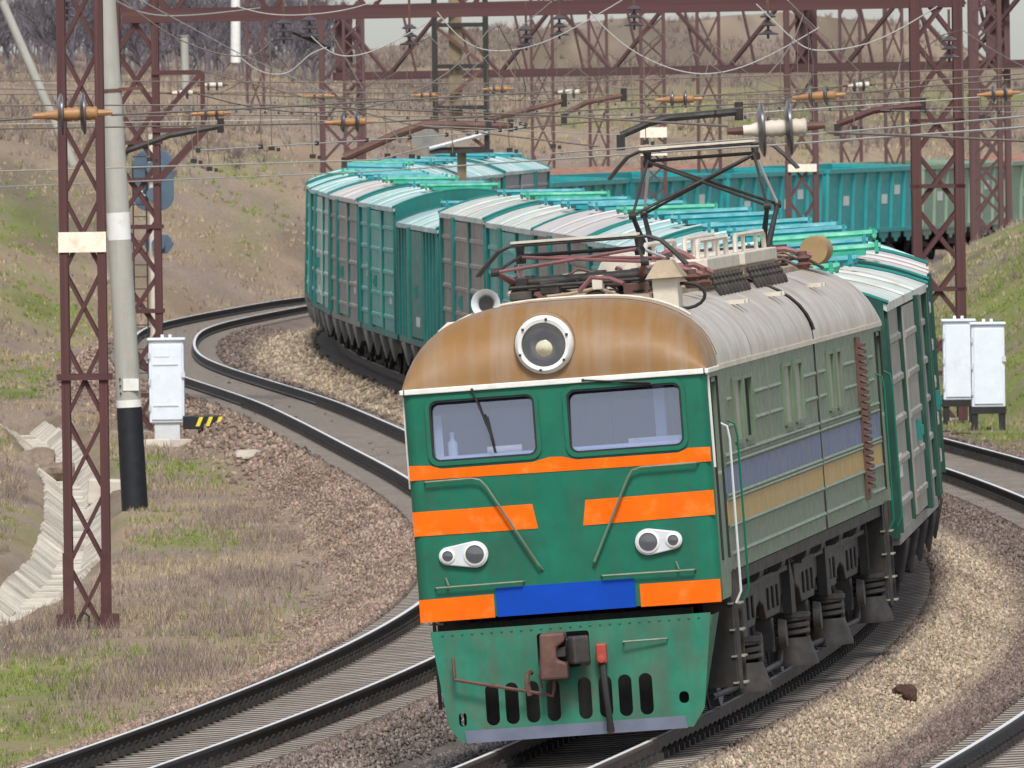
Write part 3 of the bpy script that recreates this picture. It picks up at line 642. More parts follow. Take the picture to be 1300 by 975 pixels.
# twin marker lamps
for sx, cx, sm in ((-1, -.924, -1.2), (1, .837, 1.09)):
    a = [(cx + .135 * math.cos(R(t)), 2.0 + .135 * math.sin(R(t))) for t in range(0, 360, 10)]; b = [(sm + .092 * math.cos(R(t)), 2.0 + .092 * math.sin(R(t))) for t in range(0, 360, 10)]
    pts = a + b; ctr = (cx, 2.0)
    hull = []; P = sorted(set((round(x, 5), round(y, 5)) for x, y in pts))
    def half(P):
        h = []
        for p in P:
            while len(h) > 1 and (h[-1][0] - h[-2][0]) * (p[1] - h[-2][1]) - (h[-1][1] - h[-2][1]) * (p[0] - h[-2][0]) <= 0: h.pop()
            h.append(p)
        return h
    hull = half(P)[:-1] + half(P[::-1])[:-1]
    lp = MB().prism(hull, front3, -.05, 0).build('marker_lamp', M['silver'], LOCO, bevel=.012)
    for x, r in ((cx, .095), (sm, .055)):
        MB().lathe((x, -.05, 2.0), (0, -1, 0), [(r + .02, -.01), (r + .02, .012), (r, .02), (r, .004)], 24).build('lamp_ring', M['white'], lp, True)
        MB().lathe((x, -.05, 2.0), (0, -1, 0), [(.001, .016), (r * .6, .012), (r, .006)], 24).build('lamp_lens', M['glassdark'], lp, True)
# front handrails
def rail_f(pts, r=.014): return MB().tube(pts, r, 6).build('front_handrail', M['sidegreen'], LOCO, True)
rail_f([(-1.38, -.0, 2.76), (-1.37, -.06, 2.76), (-.9, -.06, 2.765), (-.82, -.06, 2.745), (-.76, -.06, 2.68), (-.28, -.06, 1.84), (-.25, .0, 1.79)])
rail_f([(1.40, -.0, 2.76), (1.38, -.06, 2.76), (.82, -.06, 2.755), (.73, -.06, 2.73), (.68, -.06, 2.66), (.28, -.06, 1.84), (.26, .0, 1.79)])
rail_f([(-1.35, 0, 1.685), (-1.34, -.06, 1.685), (-.46, -.06, 1.69), (-.45, 0, 1.69)]); rail_f([(.34, 0, 1.69), (.35, -.06, 1.69), (1.28, -.06, 1.685), (1.29, 0, 1.685)])
for x in (-1.24, 1.1): MB().tube([(x, 0, 1.78), (x + .03, -.07, 1.70)], .01, 5).build('rail_bracket', M['sidegreen'], LOCO)
# snow plough
slots = [(x, .48) for x in (-.84, -.64, -.43, -.22, .10, .31, .51, .72)]
hs = []
for x, z in slots: hs.append(list(reversed(rrect(x - .068, x + .068, z - .21, z + .21, .066, 5))))
hs.append(list(reversed(rrect(-.35, .18, .80, 1.16, .03, 3)))); hs.append(list(reversed(rrect(1.05, 1.15, .36, .48, .045, 4)))); hs.append(list(reversed(rrect(-1.19, -1.11, .28, .42, .035, 4))))
plw = lambda u, v, w: Vector((u, -.16 - .10 * (1.24 - v) + w, v))
plow = MB().plate([(-1.18, .12), (1.18, .12), (1.30, .3), (1.42, 1.22), (1.42, 1.25), (-1.42, 1.25), (-1.42, 1.22), (-1.30, .3)], hs, plw, .03).build('snow_plough', M['plowgreen'], LOCO)
MB().prism([(-1.12, .11), (1.12, .11), (1.1, .235), (-1.14, .235)], (lambda u, v, w: plw(u, v, w - .01)), 0, .008).build('plough_edge', mat('plough_steel', (.10, .115, .16), .5, var=.2), plow)
for sx in (-1, 1): MB().plate([(.0, .14), (.9, .35), (1.5, 1.22), (.05, 1.22)], [], (lambda u, v, w, sx=sx: Vector((sx * (1.19 + .22 * (v - .12) / 1.1 + w), -.05 + u * .55, v))), .02).build('plough_wing', M['plowgreen'], plow)
MB().bx(-1.2, 1.2, .35, .42, .2, 1.3).build('plough_back', M['rubber'], LOCO)
MB().tube([(-1.2, -.3, .98), (-1.19, -.36, .80), (-1.19, -.36, .76), (-.26, -.42, .55), (-.21, -.42, .53), (-.19, -.42, .60), (-.18, -.4, .72)], .018, 6).build('uncoupling_lever', M['brown'], LOCO, True)
MB().tube([(-.42, -.3, .78), (-.44, -.38, .78), (-.46, -.40, .68), (-.44, -.40, .55)], .03, 6).build('lever_hook', M['brown'], LOCO, True)
MB().box((-1.17, -.14, 1.0), (.07, .06, .12)).build('lever_bracket', M['bogie'], LOCO, bevel=.01)
MB().tube([(.53, -.2, 1.02), (.53, -.28, 1.02), (.97, -.23, 1.02), (.97, -.15, 1.02)], .012, 6).build('plough_handle', M['sidegreen'], LOCO, True)
# automatic coupler: shank, guard arm and claw
cp = MB(); cp.box((-.09, -.05, .97), (.26, .7, .26)); cp.build('coupler_shank', M['dark'], LOCO, bevel=.02)
kn = MB(); kn.prism([(-.30, .70), (-.02, .70), (-.02, .86), (-.12, .90), (-.12, 1.02), (-.03, 1.08), (-.03, 1.17), (-.28, 1.17)], front3, -.62, -.32); kn.build('coupler_head', M['brown'], LOCO, bevel=.025)
cl = MB(); cl.prism([(-.02, -.40), (.0, -.56), (.06, -.64), (.20, -.52), (.20, -.40)], lambda u, v, w: Vector((u, v, w)), .84, 1.12); cl.build('coupler_claw', M['bogie'], LOCO, bevel=.025)
MB().box((-.08, -.5, .97), (.1, .12, .1)).build('coupler_lock', M['dark'], LOCO, bevel=.01)
MB().tube([(-.3, -.45, .9), (-.32, -.45, .75), (-.31, -.42, .62)], .012, 5).build('coupler_chain', M['brown'], LOCO)
MB().bx(.255, .36, -.36, -.24, .82, 1.02).build('brake_valve', M['red'], LOCO, bevel=.015)
MB().lathe((.307, -.36, .87), (0, -1, 0), [(.04, 0), (.04, .03), (.001, .035)], 10).build('valve_cap', M['red'], LOCO)
MB().tube([(.31, -.3, .84), (.315, -.36, .75), (.33, -.42, .55), (.345, -.43, .35), (.35, -.40, .22), (.35, -.38, .14)], [.035, .035, .032, .032, .032, .04], 8).build('brake_hose', M['rubber'], LOCO, True)
MB().cyl((.35, -.38, .2), (.35, -.37, .12), .035, n=8).build('hose_head', M['red'], LOCO)
# running gear: two three-axle bogies
axles = [3.0, 5.7, 8.4, 12.4, 15.1, 17.8]
wl_me = MB().lathe((0, 0, 0), (1, 0, 0), [(.001, .10), (.12, .11), (.14, .06), (.47, .045), (.5, .075), (.60, .075), (.605, -.02), (.64, -.035), (.63, -.06), (.001, -.06)], 30).mesh('wheel', M['wheel'], True)
for b0 in (0, 3):
    bg_ = empty('bogie'); bg_.parent = LOCO
    ya, yb = axles[b0] - 1.25, axles[b0 + 2] + 1.25
    for sx in (-1, 1):
        fr = MB()
        for q in range(3):
            yc = axles[b0 + q]
            fr.prism([(yc - 1.34, 1.28), (yc - 1.34, 1.05), (yc - .95, .98), (yc - .72, .82), (yc + .72, .82), (yc + .95, .98), (yc + 1.34, 1.05), (yc + 1.34, 1.28)], (lambda u, v, w: Vector((w, u, v))), sx * 1.14, sx * 1.22)
            for g in (-.5, 0, .5): fr.box((sx * 1.235, yc + g, 1.03), (.03, .11, .24))
        fo = fr.build('side_frame', M['bogie'], bg_, bevel=.015)
        MB().bx(sx * 1.08, sx * 1.30, ya, yb, 1.27, 1.32).build('frame_flange', M['bogie'], bg_)
        for q in range(3):
            y = axles[b0 + q]
            w_ = inst('wheel', wl_me, bg_, (sx * .80, y, .625), None if sx > 0 else Matrix.Rotation(math.pi, 3, 'Z'))
            ab = MB().box((sx * 1.09, y, .62), (.22, .36, .36)); ab.cyl((sx * 1.27, y, .62), (sx * 1.35, y, .62), .17, .15, 16); ab.build('axle_box', M['bogie'], bg_, True)
        for y in ([4.45, 9.7] if b0 == 0 else [13.9, 19.1]):
            bk = MB().lathe((sx * 1.28, y, .22), (0, 0, 1), [(.001, 0), (.27, 0), (.27, .05), (.19, .30), (.001, .30)], 18).build('spring_bucket', M['bogie'], bg_, True)
            MB().tube([(sx * 1.28 + .17 * math.cos(t), y + .17 * math.sin(t), .52 + .036 * t / 3.14) for t in np.linspace(0, 6 * math.pi, 46)], .03, 6).build('coil_spring', M['bogie'], bk, True)
            MB().cyl((sx * 1.28, y, .74), (sx * 1.28, y, .79), .21, n=18).build('spring_cap', M['bogie'], bk, True)
            MB().prism([(y - .27, .79), (y + .27, .79), (y + .27, 1.12), (y - .27, 1.45)], (lambda u, v, w: Vector((w, u, v))), sx * 1.22, sx * 1.32).build('spring_bracket', M['dark'], bg_)
        MB().tube([(sx * 1.2, ya, .32), (sx * 1.22, ya + 2, .30), (sx * 1.22, yb - 1, .3), (sx * 1.15, yb, .4)], .035, 6).build('brake_rod', M['dark'], bg_)
        for q in range(3):
            y = axles[b0 + q] - .78
            MB().prism([(y, .95), (y + .1, .95), (y + .14, .6), (y + .1, .3), (y - .02, .3), (y + .04, .6)], (lambda u, v, w: Vector((w, u, v))), sx * .76, sx * .90).build('brake_shoe', M['brown'], bg_)
            MB().tube([(sx * 1.05, y - .1, .95), (sx * 1.1, y - .12, .55), (sx * 1.08, y - .05, .25)], .025, 5).build('sand_pipe', M['dark'], bg_)
    mid = MB().bx(-1.0, 1.0, ya + .2, yb - .2, .5, 1.25); mid.build('bogie_core', M['rubber'], bg_)
for q, y in enumerate((2.6, 5.2, 7.6, 10.4, 12.2, 14.4, 16.6)):
    MB().bx(-1.25, 1.25, y, y + .9, 1.3, 1.46).build('underframe_box', M['dark'], LOCO, bevel=.02)
    for sx in (-1, 1): MB().cyl((sx * 1.3, y + .2, 1.42), (sx * 1.3, y + .75, 1.42), .11, n=12).build('air_cylinder', M['bogie'], LOCO, True)
for sx in (-1, 1):
    for y in (1.45, 19.15):
        bp = MB().bx(sx * 1.2, sx * 1.50, y, y + .35, .42, 1.62).build('step_box', M['dark'], LOCO)
        for z in (.45, .72, .99, 1.26): MB().bx(sx * 1.46, sx * 1.60, y - .02, y + .32, z, z + .018).build('step', M['louvre'], bp)
        for yy in (y - .03, y + .34): MB().bx(sx * 1.53, sx * 1.565, yy, yy + .035, .4, 1.62).build('step_rail', M['bogie'], bp)
MB().lathe((1.42, 2.0, .98), (0, 0, 1), [(.001, -.13), (.1, -.1), (.14, 0), (.09, .12), (.001, .16)], 9).build('rag_bundle', mat('straw_rag', (.30, .18, .08), .95, var=.5, scale=20, bump=.8), LOCO)

# ---- roof equipment
def rz(x, y=5): return roof_z(x, y)
for sx in (-1, 1):
    MB().bx(sx * .92, sx * 1.22, 2.6, 19.6, 4.20, 4.235).build('roof_walkway', M['roofdirt'], LOCO)
    for q in range(14):
        y = 3.0 + q * 1.25; MB().bx(sx * .9, sx * 1.2, y, y + .05, 4.02, 4.2).build('walkway_bracket', M['cream'], LOCO)
    for y in (6.2, 6.6, 10.2, 10.6, 15.0, 15.4): MB().bx(sx * .75, sx * 1.38, y, y + .16, 4.24, 4.28).build('cross_plank', M['cream'], LOCO)
    dr = MB()
    for q in range(70):
        y = 2.7 + q * .24; dr.box((sx * 1.225, y, 4.15), (.012, .012, random.uniform(.06, .16)))
    tag(dr.build('drip_fringe', M['roofdirt'], LOCO), kind='stuff')
MB().bx(-.85, .85, 1.9, 19.5, 4.3, 4.47).build('roof_base', M['roofdirt'], LOCO)
for (y0, y1, x0, x1) in ((6.6, 10.0, .10, .98), (10.6, 14.2, .10, .98)):
    bx_ = MB().bx(x0, x1, y0, y1, 4.60, 4.74).build('resistor_box', M['cream'], LOCO, bevel=.015)
    MB().bx(x0 + .03, x1 - .03, y0 + .05, y1 - .05, 4.47, 4.6).build('box_base', M['roofdirt'], bx_)
    for q in range(9):
        y = y0 + .2 + (y1 - y0 - .4) * q / 8
        MB().lathe((x1 + .0, y, 4.57), (.45, .1, -1), [(.02, 0), (.035, .04), (.02, .07), (.035, .11), (.02, .14), (.035, .18), (.02, .26)], 8).build('post_insulator', M['bogie'], bx_, True)
    for x in (x0 + .2, x1 - .12):
        MB().tube([(x, y0 + .2, 4.74), (x, y0 + .22, 4.9), (x, y0 + .35, 4.93), (x, y1 - .35, 4.93), (x, y1 - .22, 4.9), (x, y1 - .2, 4.74)], .028, 6).build('hand_bar', M['cream'], bx_, True)
        for y in (y0 + 1.1, y1 - 1.1): MB().cyl((x, y, 4.74), (x, y, 4.93), .025, n=6).build('bar_post', M['cream'], bx_)
MB().bx(-.95, -.2, 6.0, 10.5, 4.47, 4.66).build('duct_cover', M['roofdirt'], LOCO, bevel=.05)
tk = MB().cyl((.2, 5.0, 4.66), (.2, 6.3, 4.66), .22, n=20).build('roof_tank', M['cream'], LOCO, True)
fb = MB().bx(.86, 1.12, 2.1, 2.6, 4.30, 4.62).build('fuse_box', M['cream'], LOCO, bevel=.01)
MB().add([(.80, 2.0, 4.62), (1.18, 2.0, 4.62), (1.18, 2.7, 4.62), (.80, 2.7, 4.62), (.91, 2.2, 4.80), (1.07, 2.2, 4.80), (1.07, 2.5, 4.80), (.91, 2.5, 4.80)], [(0, 1, 5, 4), (1, 2, 6, 5), (2, 3, 7, 6), (3, 0, 4, 7), (4, 5, 6, 7), (3, 2, 1, 0)]).build('fuse_hood', M['roofdirt'], fb)
MB().bx(.8, .98, 2.0, 2.1, 4.12, 4.32).build('fuse_foot', M['silver'], fb)
MB().tube([(1.16 + .16 * math.cos(R(t)) * (1.3 if abs(t) < 90 else 1), 2.4, 4.42 + .13 * math.sin(R(t))) for t in range(-160, 161, 20)], .02, 6).build('cable_loop', M['rubber'], LOCO, True)
for (x, y, l) in ((.2, 4.6, .9), (.55, 5.2, .6), (-.1, 10.2, .8), (.3, 14.8, 1.0), (-.4, 15.5, .7)):
    MB().tube([(x, y, 4.62), (x + l * .3, y + .1, 4.70), (x + l * .7, y + .15, 4.70), (x + l, y + .2, 4.60)], .032, 7).build('bus_bar', M['purple'], LOCO, True)
    for dx in (.1, l - .1): MB().lathe((x + dx, y + .12, 4.46), (0, 0, 1), [(.06, 0), (.09, .05), (.05, .08), (.09, .12), (.05, .15), (.05, .2)], 12).build('roof_insulator', M['brown'], LOCO, True)
arch = MB().tube([(.3 + .5 * t, 7.2, 4.70 + .14 * math.sin(t * math.pi)) for t in np.linspace(0, 1, 9)], .04, 6); arch.build('contact_arch', M['purple'], LOCO, True)
hn = MB().lathe((-.8, 1.72, 4.50), (0, -1, 0), [(.03, -.35), (.035, -.1), (.06, .0), (.10, .08), (.145, .14), (.15, .15), (.135, .14), (.085, .08), (.07, .02), (.001, 0)], 22).build('horn', M['silver'], LOCO, True)
MB().lathe((-.8, 1.72, 4.50), (0, -1, 0), [(.001, .05), (.075, .06)], 18).build('horn_throat', M['rubber'], hn)
MB().bx(-.98, -.6, 1.75, 2.3, 4.22, 4.38).build('horn_base', M['roofdirt'], LOCO)
MB().tube([(-1.28, 1.5, 4.1), (-1.27, 1.5, 4.24), (-1.18, 1.5, 4.31), (-1.02, 1.5, 4.31), (-.92, 1.5, 4.24)], .03, 8).build('vent_pipe', M['cream'], LOCO, True)
MB().lathe((1.0, 18.6, 4.62), (0, -1, 0), [(.001, .3), (.16, .3), (.17, .25), (.17, -.5), (.001, -.5)], 20).build('air_reservoir', mat('ochre_tank', (.28, .19, .09), .7, var=.2), LOCO, True)
for x, y in ((-.6, 3.0), (-.3, 3.4), (.1, 3.6), (.45, 3.3), (-.75, 4.4), (.5, 4.2), (0, 4.9), (-.5, 12.5), (.2, 17.5), (-.5, 18), (.6, 18.3)):
    MB().lathe((x, y, 4.45), (0, 0, 1), [(.07, 0), (.11, .04), (.06, .07), (.11, .11), (.06, .14), (.10, .18), (.05, .2)], 12).build('roof_insulator', M['dark'], LOCO, True)
    MB().box((x, y + .1, 4.68), (.16, .3, .08)).build('connector_block', M['dark'], LOCO, bevel=.01)
for x0, y0, x1, y1, z in ((-.7, 2.8, .7, 2.9, 4.62), (-.6, 3.4, .6, 3.3, 4.58), (.0, 3.0, .1, 6.0, 4.66), (-.4, 3.2, -.5, 12, 4.64), (.6, 14.4, .5, 19, 4.6)):
    MB().cyl((x0, y0, z), (x1, y1, z), .022, n=6).build('roof_conductor', M['dark'], LOCO)

rs = random.Random(5)
for q in range(46):      # cables, clamps and small boxes crowding the roof centre
    x, y = rs.uniform(-.85, .8), rs.uniform(2.3, 6.2) if q < 26 else rs.uniform(14.4, 19.2); z = rs.uniform(4.47, 4.62); mm = M[rs.choice(['dark', 'brown', 'purple', 'bogie', 'roofdirt', 'cream'])]
    if q % 3 == 0: MB().box((x, y, z), (rs.uniform(.1, .28), rs.uniform(.1, .4), rs.uniform(.06, .16))).build('junction_box', mm, LOCO, bevel=.008)
    else:
        l = rs.uniform(.3, .8) * rs.choice((-1, 1)); MB().tube([(x, y, z), (x + l * .3, y + .1, z + rs.uniform(0, .14)), (x + l * .7, y + rs.uniform(-.2, .3), z + rs.uniform(0, .14)), (x + l, y + .2, z - .05)], rs.uniform(.012, .026), 6).build('roof_cable', mm, LOCO, True)
for x in np.linspace(-1.3, 1.3, 27): MB().lathe((x, -.162 + .0, 1.21), (0, -1, 0), [(.014, -.01), (.012, .012), (.001, .014)], 7).build('rivet', M['plowgreen'], plow)
def pantograph(name, yc, zb, zk, zh, kn, hx, label):
    """double-diamond current collector: base shafts, lower and upper arms, bow head"""
    t = empty(name); t.parent = LOCO
    for s in (-1, 1):
        MB().cyl((-.72, yc + s * .35, zb), (.72, yc + s * .35, zb), .052, n=12).build('base_shaft', M['dark'], t, True)
        for x in (-.62, .62):
            MB().lathe((x, yc + s * .35, zb - .28), (0, 0, 1), [(.09, 0), (.12, .05), (.07, .08), (.12, .12), (.07, .15), (.1, .2), (.05, .25)], 12).build('foot_insulator', M['dark'], t, True)
            MB().tube([(x * 1.05, yc + s * .35, zb), (x * 1.25, yc + s * kn, zk)], [.042, .026], 8).build('lower_arm', M['dark'] if zh > 5.5 else M['purple'], t, True)
            MB().cyl((x * 1.25, yc + s * kn, zk), (x * .98, yc + s * .08, zh - .12), .017, n=7).build('upper_arm', M['silver'] if s > 0 else M['dark'], t, True)
            MB().lathe((x * 1.25 - .04, yc + s * kn, zk), (1, 0, 0), [(.001, 0), (.045, 0), (.045, .08), (.001, .08)], 10).build('knee_joint', M['dark'], t)
        MB().cyl((-.78, yc + s * kn, zk), (.62, yc + s * .08, zh - .13), .018, n=7).build('cross_brace', M['purple'] if zh < 5.5 else M['dark'], t, True)
        MB().cyl((.78, yc + s * kn, zk), (-.62, yc + s * .08, zh - .13), .018, n=7).build('cross_brace', M['purple'] if zh < 5.5 else M['dark'], t, True)
    MB().cyl((-.64, yc, zh - .12), (.64, yc, zh - .12), .02, n=8).build('head_bar', M['dark'], t, True)
    for s in (-1, 1):
        y = yc + s * .14
        MB().tube([(-1.08, y, zh - .30), (-.98, y, zh - .19), (-.85, y, zh - .06), (-.72, y, zh - .01), (.72, y, zh - .01), (.85, y, zh - .06), (.98, y, zh - .19), (1.10, y, zh - .33)], .018, 6).build('bow_horn', M['bogie'], t, True)
        MB().bx(-.70, .62, y - .03, y + .03, zh + .012, zh + .035).build('contact_strip', M['cream'], t)
    for x in (-.62, .62):
        MB().lathe((x, yc, zh - .2), (0, 0, 1), [(.05, 0), (.06, .06), (.04, .1), (.05, .18)], 10).build('head_spring', M['dark'], t, True)
    tag(t, label)
    return t
pantograph('pantograph', 3.4, 4.66, 4.80, 5.06, 1.25, .72, 'lowered current collector behind the headlight')
pantograph('pantograph', 16.2, 4.70, 5.20, 5.93, .75, .72, 'raised current collector touching the wire')

# the body is longer than its drawing: move every part back in proportion, parts under 1.3 m keep their shape
K_ = (25.0 - 1.3) / (LL - 1.3)
def S_(y): return y if y < 1.3 else 1.3 + (y - 1.3) * K_
def stretch(o, dy=0.):
    for ch in o.children:
        if ch.type != 'MESH':
            if ch.name.startswith('pantograph'):
                c = 3.4 if 'lowered' in ch['label'] else 16.2; ch.location.y += S_(c) - c
            else: stretch(ch)
            continue
        y0 = ch.location.y
        if ch.data.users > 1: ch.location.y = S_(y0)
        else:
            n = len(ch.data.vertices); co = np.empty(n * 3, np.float32); ch.data.vertices.foreach_get('co', co); co = co.reshape(-1, 3); ys_ = co[:, 1]
            lo, hi = ys_.min(), ys_.max()
            if hi - lo < 1.3: co[:, 1] += S_((lo + hi) / 2) - (lo + hi) / 2
            else: co[:, 1] = np.where(ys_ < 1.3, ys_, 1.3 + (ys_ - 1.3) * K_)
            ch.data.vertices.foreach_set('co', co.ravel()); ch.data.update()
        stretch(ch)
stretch(LOCO)

# ------------------------------------------------------------------ wagons
TEAL, DTEAL = (.012, .20, .19), (.006, .12, .115)
WM = dict(
    grey=mat('wagon_grey', (.265, .25, .225), .6, var=.16, scale=1.2, grime=((.15, .14, .125), .45, 1.1), streak=((.15, .135, .115), .55, 5), orand=.1),
    lilac=mat('wagon_lilac_grey', (.29, .29, .305), .65, var=.12, scale=1.5, grime=((.22, .2, .2), .4, 1.5), streak=((.21, .2, .2), .4, 6)),
    teal=mat('wagon_teal', (.055, .32, .29), .55, var=.15, scale=1.5, grime=((.22, .36, .34), .45, 1.2), streak=((.2, .26, .25), .45, 6)),
    pale=mat('wagon_pale_teal', (.36, .46, .42), .6, var=.15, scale=1.5, grime=((.34, .31, .22), .4, 1.0), streak=((.14, .24, .23), .5, 6)),
    dteal=mat('wagon_dark_teal', (.006, .165, .15), .5, var=.2, scale=2, grime=((.03, .13, .115), .3, 2), streak=((.03, .08, .07), .4, 8)),
    dgreen=mat('wagon_dark_green', (.006, .05, .036), .55, var=.2, scale=2, grime=((.04, .08, .06), .3, 2)),
    roofp=mat('wagon_roof_pale', (.27, .44, .43), .5, var=.15, scale=.8, grime=((.64, .65, .62), .62, .55), streak=((.10, .30, .30), .35, 1.2)),
    roofg=mat('wagon_roof_grey', (.46, .44, .43), .6, var=.12, scale=1., grime=((.36, .31, .28), .45, 1.2)),
    roofr=mat('wagon_roof_rusty', (.50, .53, .50), .6, var=.15, scale=.8, grime=((.34, .22, .15), .5, 1.1), streak=((.2, .38, .35), .4, 1.0)),
    hatchb=mat('hatch_blue', (.01, .22, .25), .5, var=.2, grime=((.1, .32, .33), .35, 3)),
    hatchg=mat('hatch_green', (.02, .30, .19), .5, var=.2, grime=((.2, .42, .33), .35, 3)),
    under=mat('underframe_black', (.028, .026, .027), .75, var=.3, scale=3, grime=((.07, .055, .05), .35, 4)),
    bracket=mat('bracket_grey', (.13, .125, .12), .7, var=.2),
    stencil=mat('white_stencil', (.62, .64, .62), .7, var=.2, scale=9, grime=((.3, .35, .34), .5, 9)),
    gteal=mat('gondola_teal', (.006, .27, .28), .5, var=.15, scale=1.5, grime=((.03, .18, .18), .35, 1.5), streak=((.10, .26, .26), .4, 7)),
    gpale=mat('gondola_pale_green', (.20, .29, .21), .6, var=.15, scale=1.5, grime=((.15, .22, .17), .4, 1.5), streak=((.27, .3, .24), .4, 7)),
    gdark=mat('gondola_dark', (.02, .13, .125), .6, var=.2, scale=1.5, grime=((.06, .10, .09), .4, 2)),
    cargo=mat('rusty_load', (.25, .13, .09), .95, var=.3, scale=4, bump=.6, bscale=6),
    patch=mat('orange_patch', (.62, .30, .10), .7, var=.2),
)
CACHE = {}
def cm(key, fn, m, smooth=False):
    k = (key, m.name)
    if k not in CACHE: CACHE[k] = fn().mesh(key, m, smooth)
    return CACHE[k]
wag_wheel = lambda: MB().lathe((0, 0, 0), (1, 0, 0), [(.001, .06), (.12, .07), (.13, .03), (.36, .02), (.38, .05), (.465, .05), (.47, -.03), (.50, -.045), (.49, -.07), (.001, -.07)], 20)
def bogie_frame():
    mb = MB()
    for s in (-1, 1):
        mb.prism([(-1.25, .58), (-1.25, .42), (-.7, .36), (-.3, .22), (.3, .22), (.7, .36), (1.25, .42), (1.25, .58), (.45, .82), (-.45, .82)], (lambda u, v, w: Vector((w, u, v))), s * .98, s * 1.12)
    mb.bx(-1.1, 1.1, -.25, .25, .5, .85); return mb
def spring_set():
    mb = MB()
    for s in (1,):
        for y in (-.18, 0.06, .22):
            mb.tube([(s * 1.2 + .07 * math.cos(t), y + .07 * math.sin(t), .3 + .05 * t / 6.28) for t in np.linspace(0, 7 * 6.28, 50)], .018, 4)
    return mb
def wagon_bogies(t, ys, m):
    for y in ys:
        b = empty('bogie'); b.parent = t; b.location = (0, y, 0)
        inst('bogie_frame', cm('bogie_frame', bogie_frame, m), b); [inst('spring_set', cm('spring_set', spring_set, m), b, (0, 0, 0), None if s > 0 else Matrix.Rotation(math.pi, 3, 'Z')) for s in (-1, 1)]
        for dy in (-.92, .92):
            for s in (-1, 1): inst('wheel', cm('wagon_wheel', wag_wheel, m, True), b, (s * .79, dy, .475), None if s > 0 else Matrix.Rotation(math.pi, 3, 'Z'))
            inst('axle', cm('axle', lambda: MB().cyl((-1.15, 0, 0), (1.15, 0, 0), .08, n=8), m), b, (0, dy, .475))
def roofshape(x, hw, h, z0): return z0 + h * (1 - (abs(x) / hw)**2.1)
def boxcar(Y, label, side, post, roof, hatch, L=14.9, vertical=False, low=0., ribs=5):
    t = tag(empty('covered_wagon'), label, 'freight wagon', 'covered wagons of the train'); t.matrix_world = on_track(2, Y, L, 2.9)
    HW, Z0, Z1 = 1.56, 1.16, 3.93 - low; s_, p_, r_, h_ = WM[side], WM[post], WM[roof], WM[hatch]; u_ = WM['under']; key = f'_{L}_{low}'
    def body():
        mb = MB().bx(-HW, HW, .12, L - .12, Z0, Z1); return mb
    inst('body', cm('body' + key, body, s_), t)
    for yy, nm in ((.0, 0), (L - .13, 1)):
        def endw():
            mb = MB(); n = 9
            prof = [(-HW - .03, Z0 - .06)] + [(x, roofshape(x, HW + .05, .38, Z1) + .03) for x in np.linspace(-HW - .03, HW + .03, 15)] + [(HW + .03, Z0 - .06)]
            mb.prism(prof, (lambda u, v, w: Vector((u, w, v))), .02, .11)
            return mb
        e = inst('end_wall', cm('end_wall' + key, endw, WM['dteal'] if post != 'dgreen' else WM['dgreen']), t, (0, yy, 0))
        for k in range(7):
            inst('end_rib', cm('end_rib' + key, lambda: MB().bx(-.06, .06, -.05, .02, Z0, Z1 - .15), WM['dteal'] if side != 'grey' or post != 'dgreen' else WM['dgreen']), e, (-1.3 + k * 2.6 / 6, .0 if nm == 0 else .16, 0))
        if vertical:
            inst('end_shelf', cm('end_shelf' + key, lambda: MB().bx(-HW, HW, -.25, .05, Z1 - .12, Z1), WM['roofp']), e)
    def roofm():
        mb = MB(); xs_ = np.linspace(-HW - .07, HW + .07, 15); vs = []
        for y in (.05, L - .05): vs += [(x, y, roofshape(x, HW + .07, .36, Z1 + .01)) for x in xs_]
        for y in (.05, L - .05): vs += [(x, y, roofshape(x, HW + .07, .36, Z1 + .01) - (.10 if i in (0, 14) else .06)) for i, x in enumerate(xs_)]
        n = 15
        fs = [(i, i + 1, n + i + 1, n + i) for i in range(n - 1)] + [(2 * n + i, 3 * n + i, 3 * n + i + 1, 2 * n + i + 1) for i in range(n - 1)]
        fs += [(0, n, 3 * n, 2 * n), (n - 1, 3 * n - 1, 4 * n - 1, 2 * n - 1)] + [(i, 2 * n + i, 2 * n + i + 1, i + 1) for i in range(n - 1)] + [(n + i, n + i + 1, 3 * n + i + 1, 3 * n + i) for i in range(n - 1)]
        return mb.add(vs, fs)
    ro = inst('roof', cm('roof' + key, roofm, r_, True), t)
    def band(): return MB().tube([(x, 0, roofshape(x, HW + .08, .36, Z1 + .02)) for x in np.linspace(-HW - .09, HW + .09, 15)], .03, 5)
    for q in (0, 3, 5, 8):
        end = q in (0, 8)
        inst('roof_band', cm('roof_band' + key, band, WM['dteal'] if end else r_), ro, (0, .08 + (L - .16) * q / 8, 0), None, (1, 2.2 if end else 1, 1.0))
    # loading hatches in a line along the crown, each with two locking bars
    def hatchm():
        mb = MB().bx(-.55, .75, -.8, .8, 0, .07)
        for y in (-.6, -.2, .2, .6): mb.cyl((-.75, y, .1), (.95, y, .1), .045, n=6)
        return mb
    for q, yc in enumerate((3.6, 10.9)):
        hm = h_ if q % 2 == 0 else WM['hatchb' if hatch == 'hatchg' else hatch]
        ht = inst('hatch', cm('hatch', hatchm, hm), ro, (random.uniform(-.12, .12), yc, Z1 + .35))
        for x in (-.7, .9): inst('hatch_bar', cm('hatch_bar', lambda: MB().cyl((0, -1.0, 0), (0, 1.0, 0), .035, n=6).cyl((0, -.9, -.06), (0, -.9, .1), .025, n=5).cyl((0, .9, -.06), (0, .9, .1), .025, n=5), hm, True), ht, (x, 0, .07))
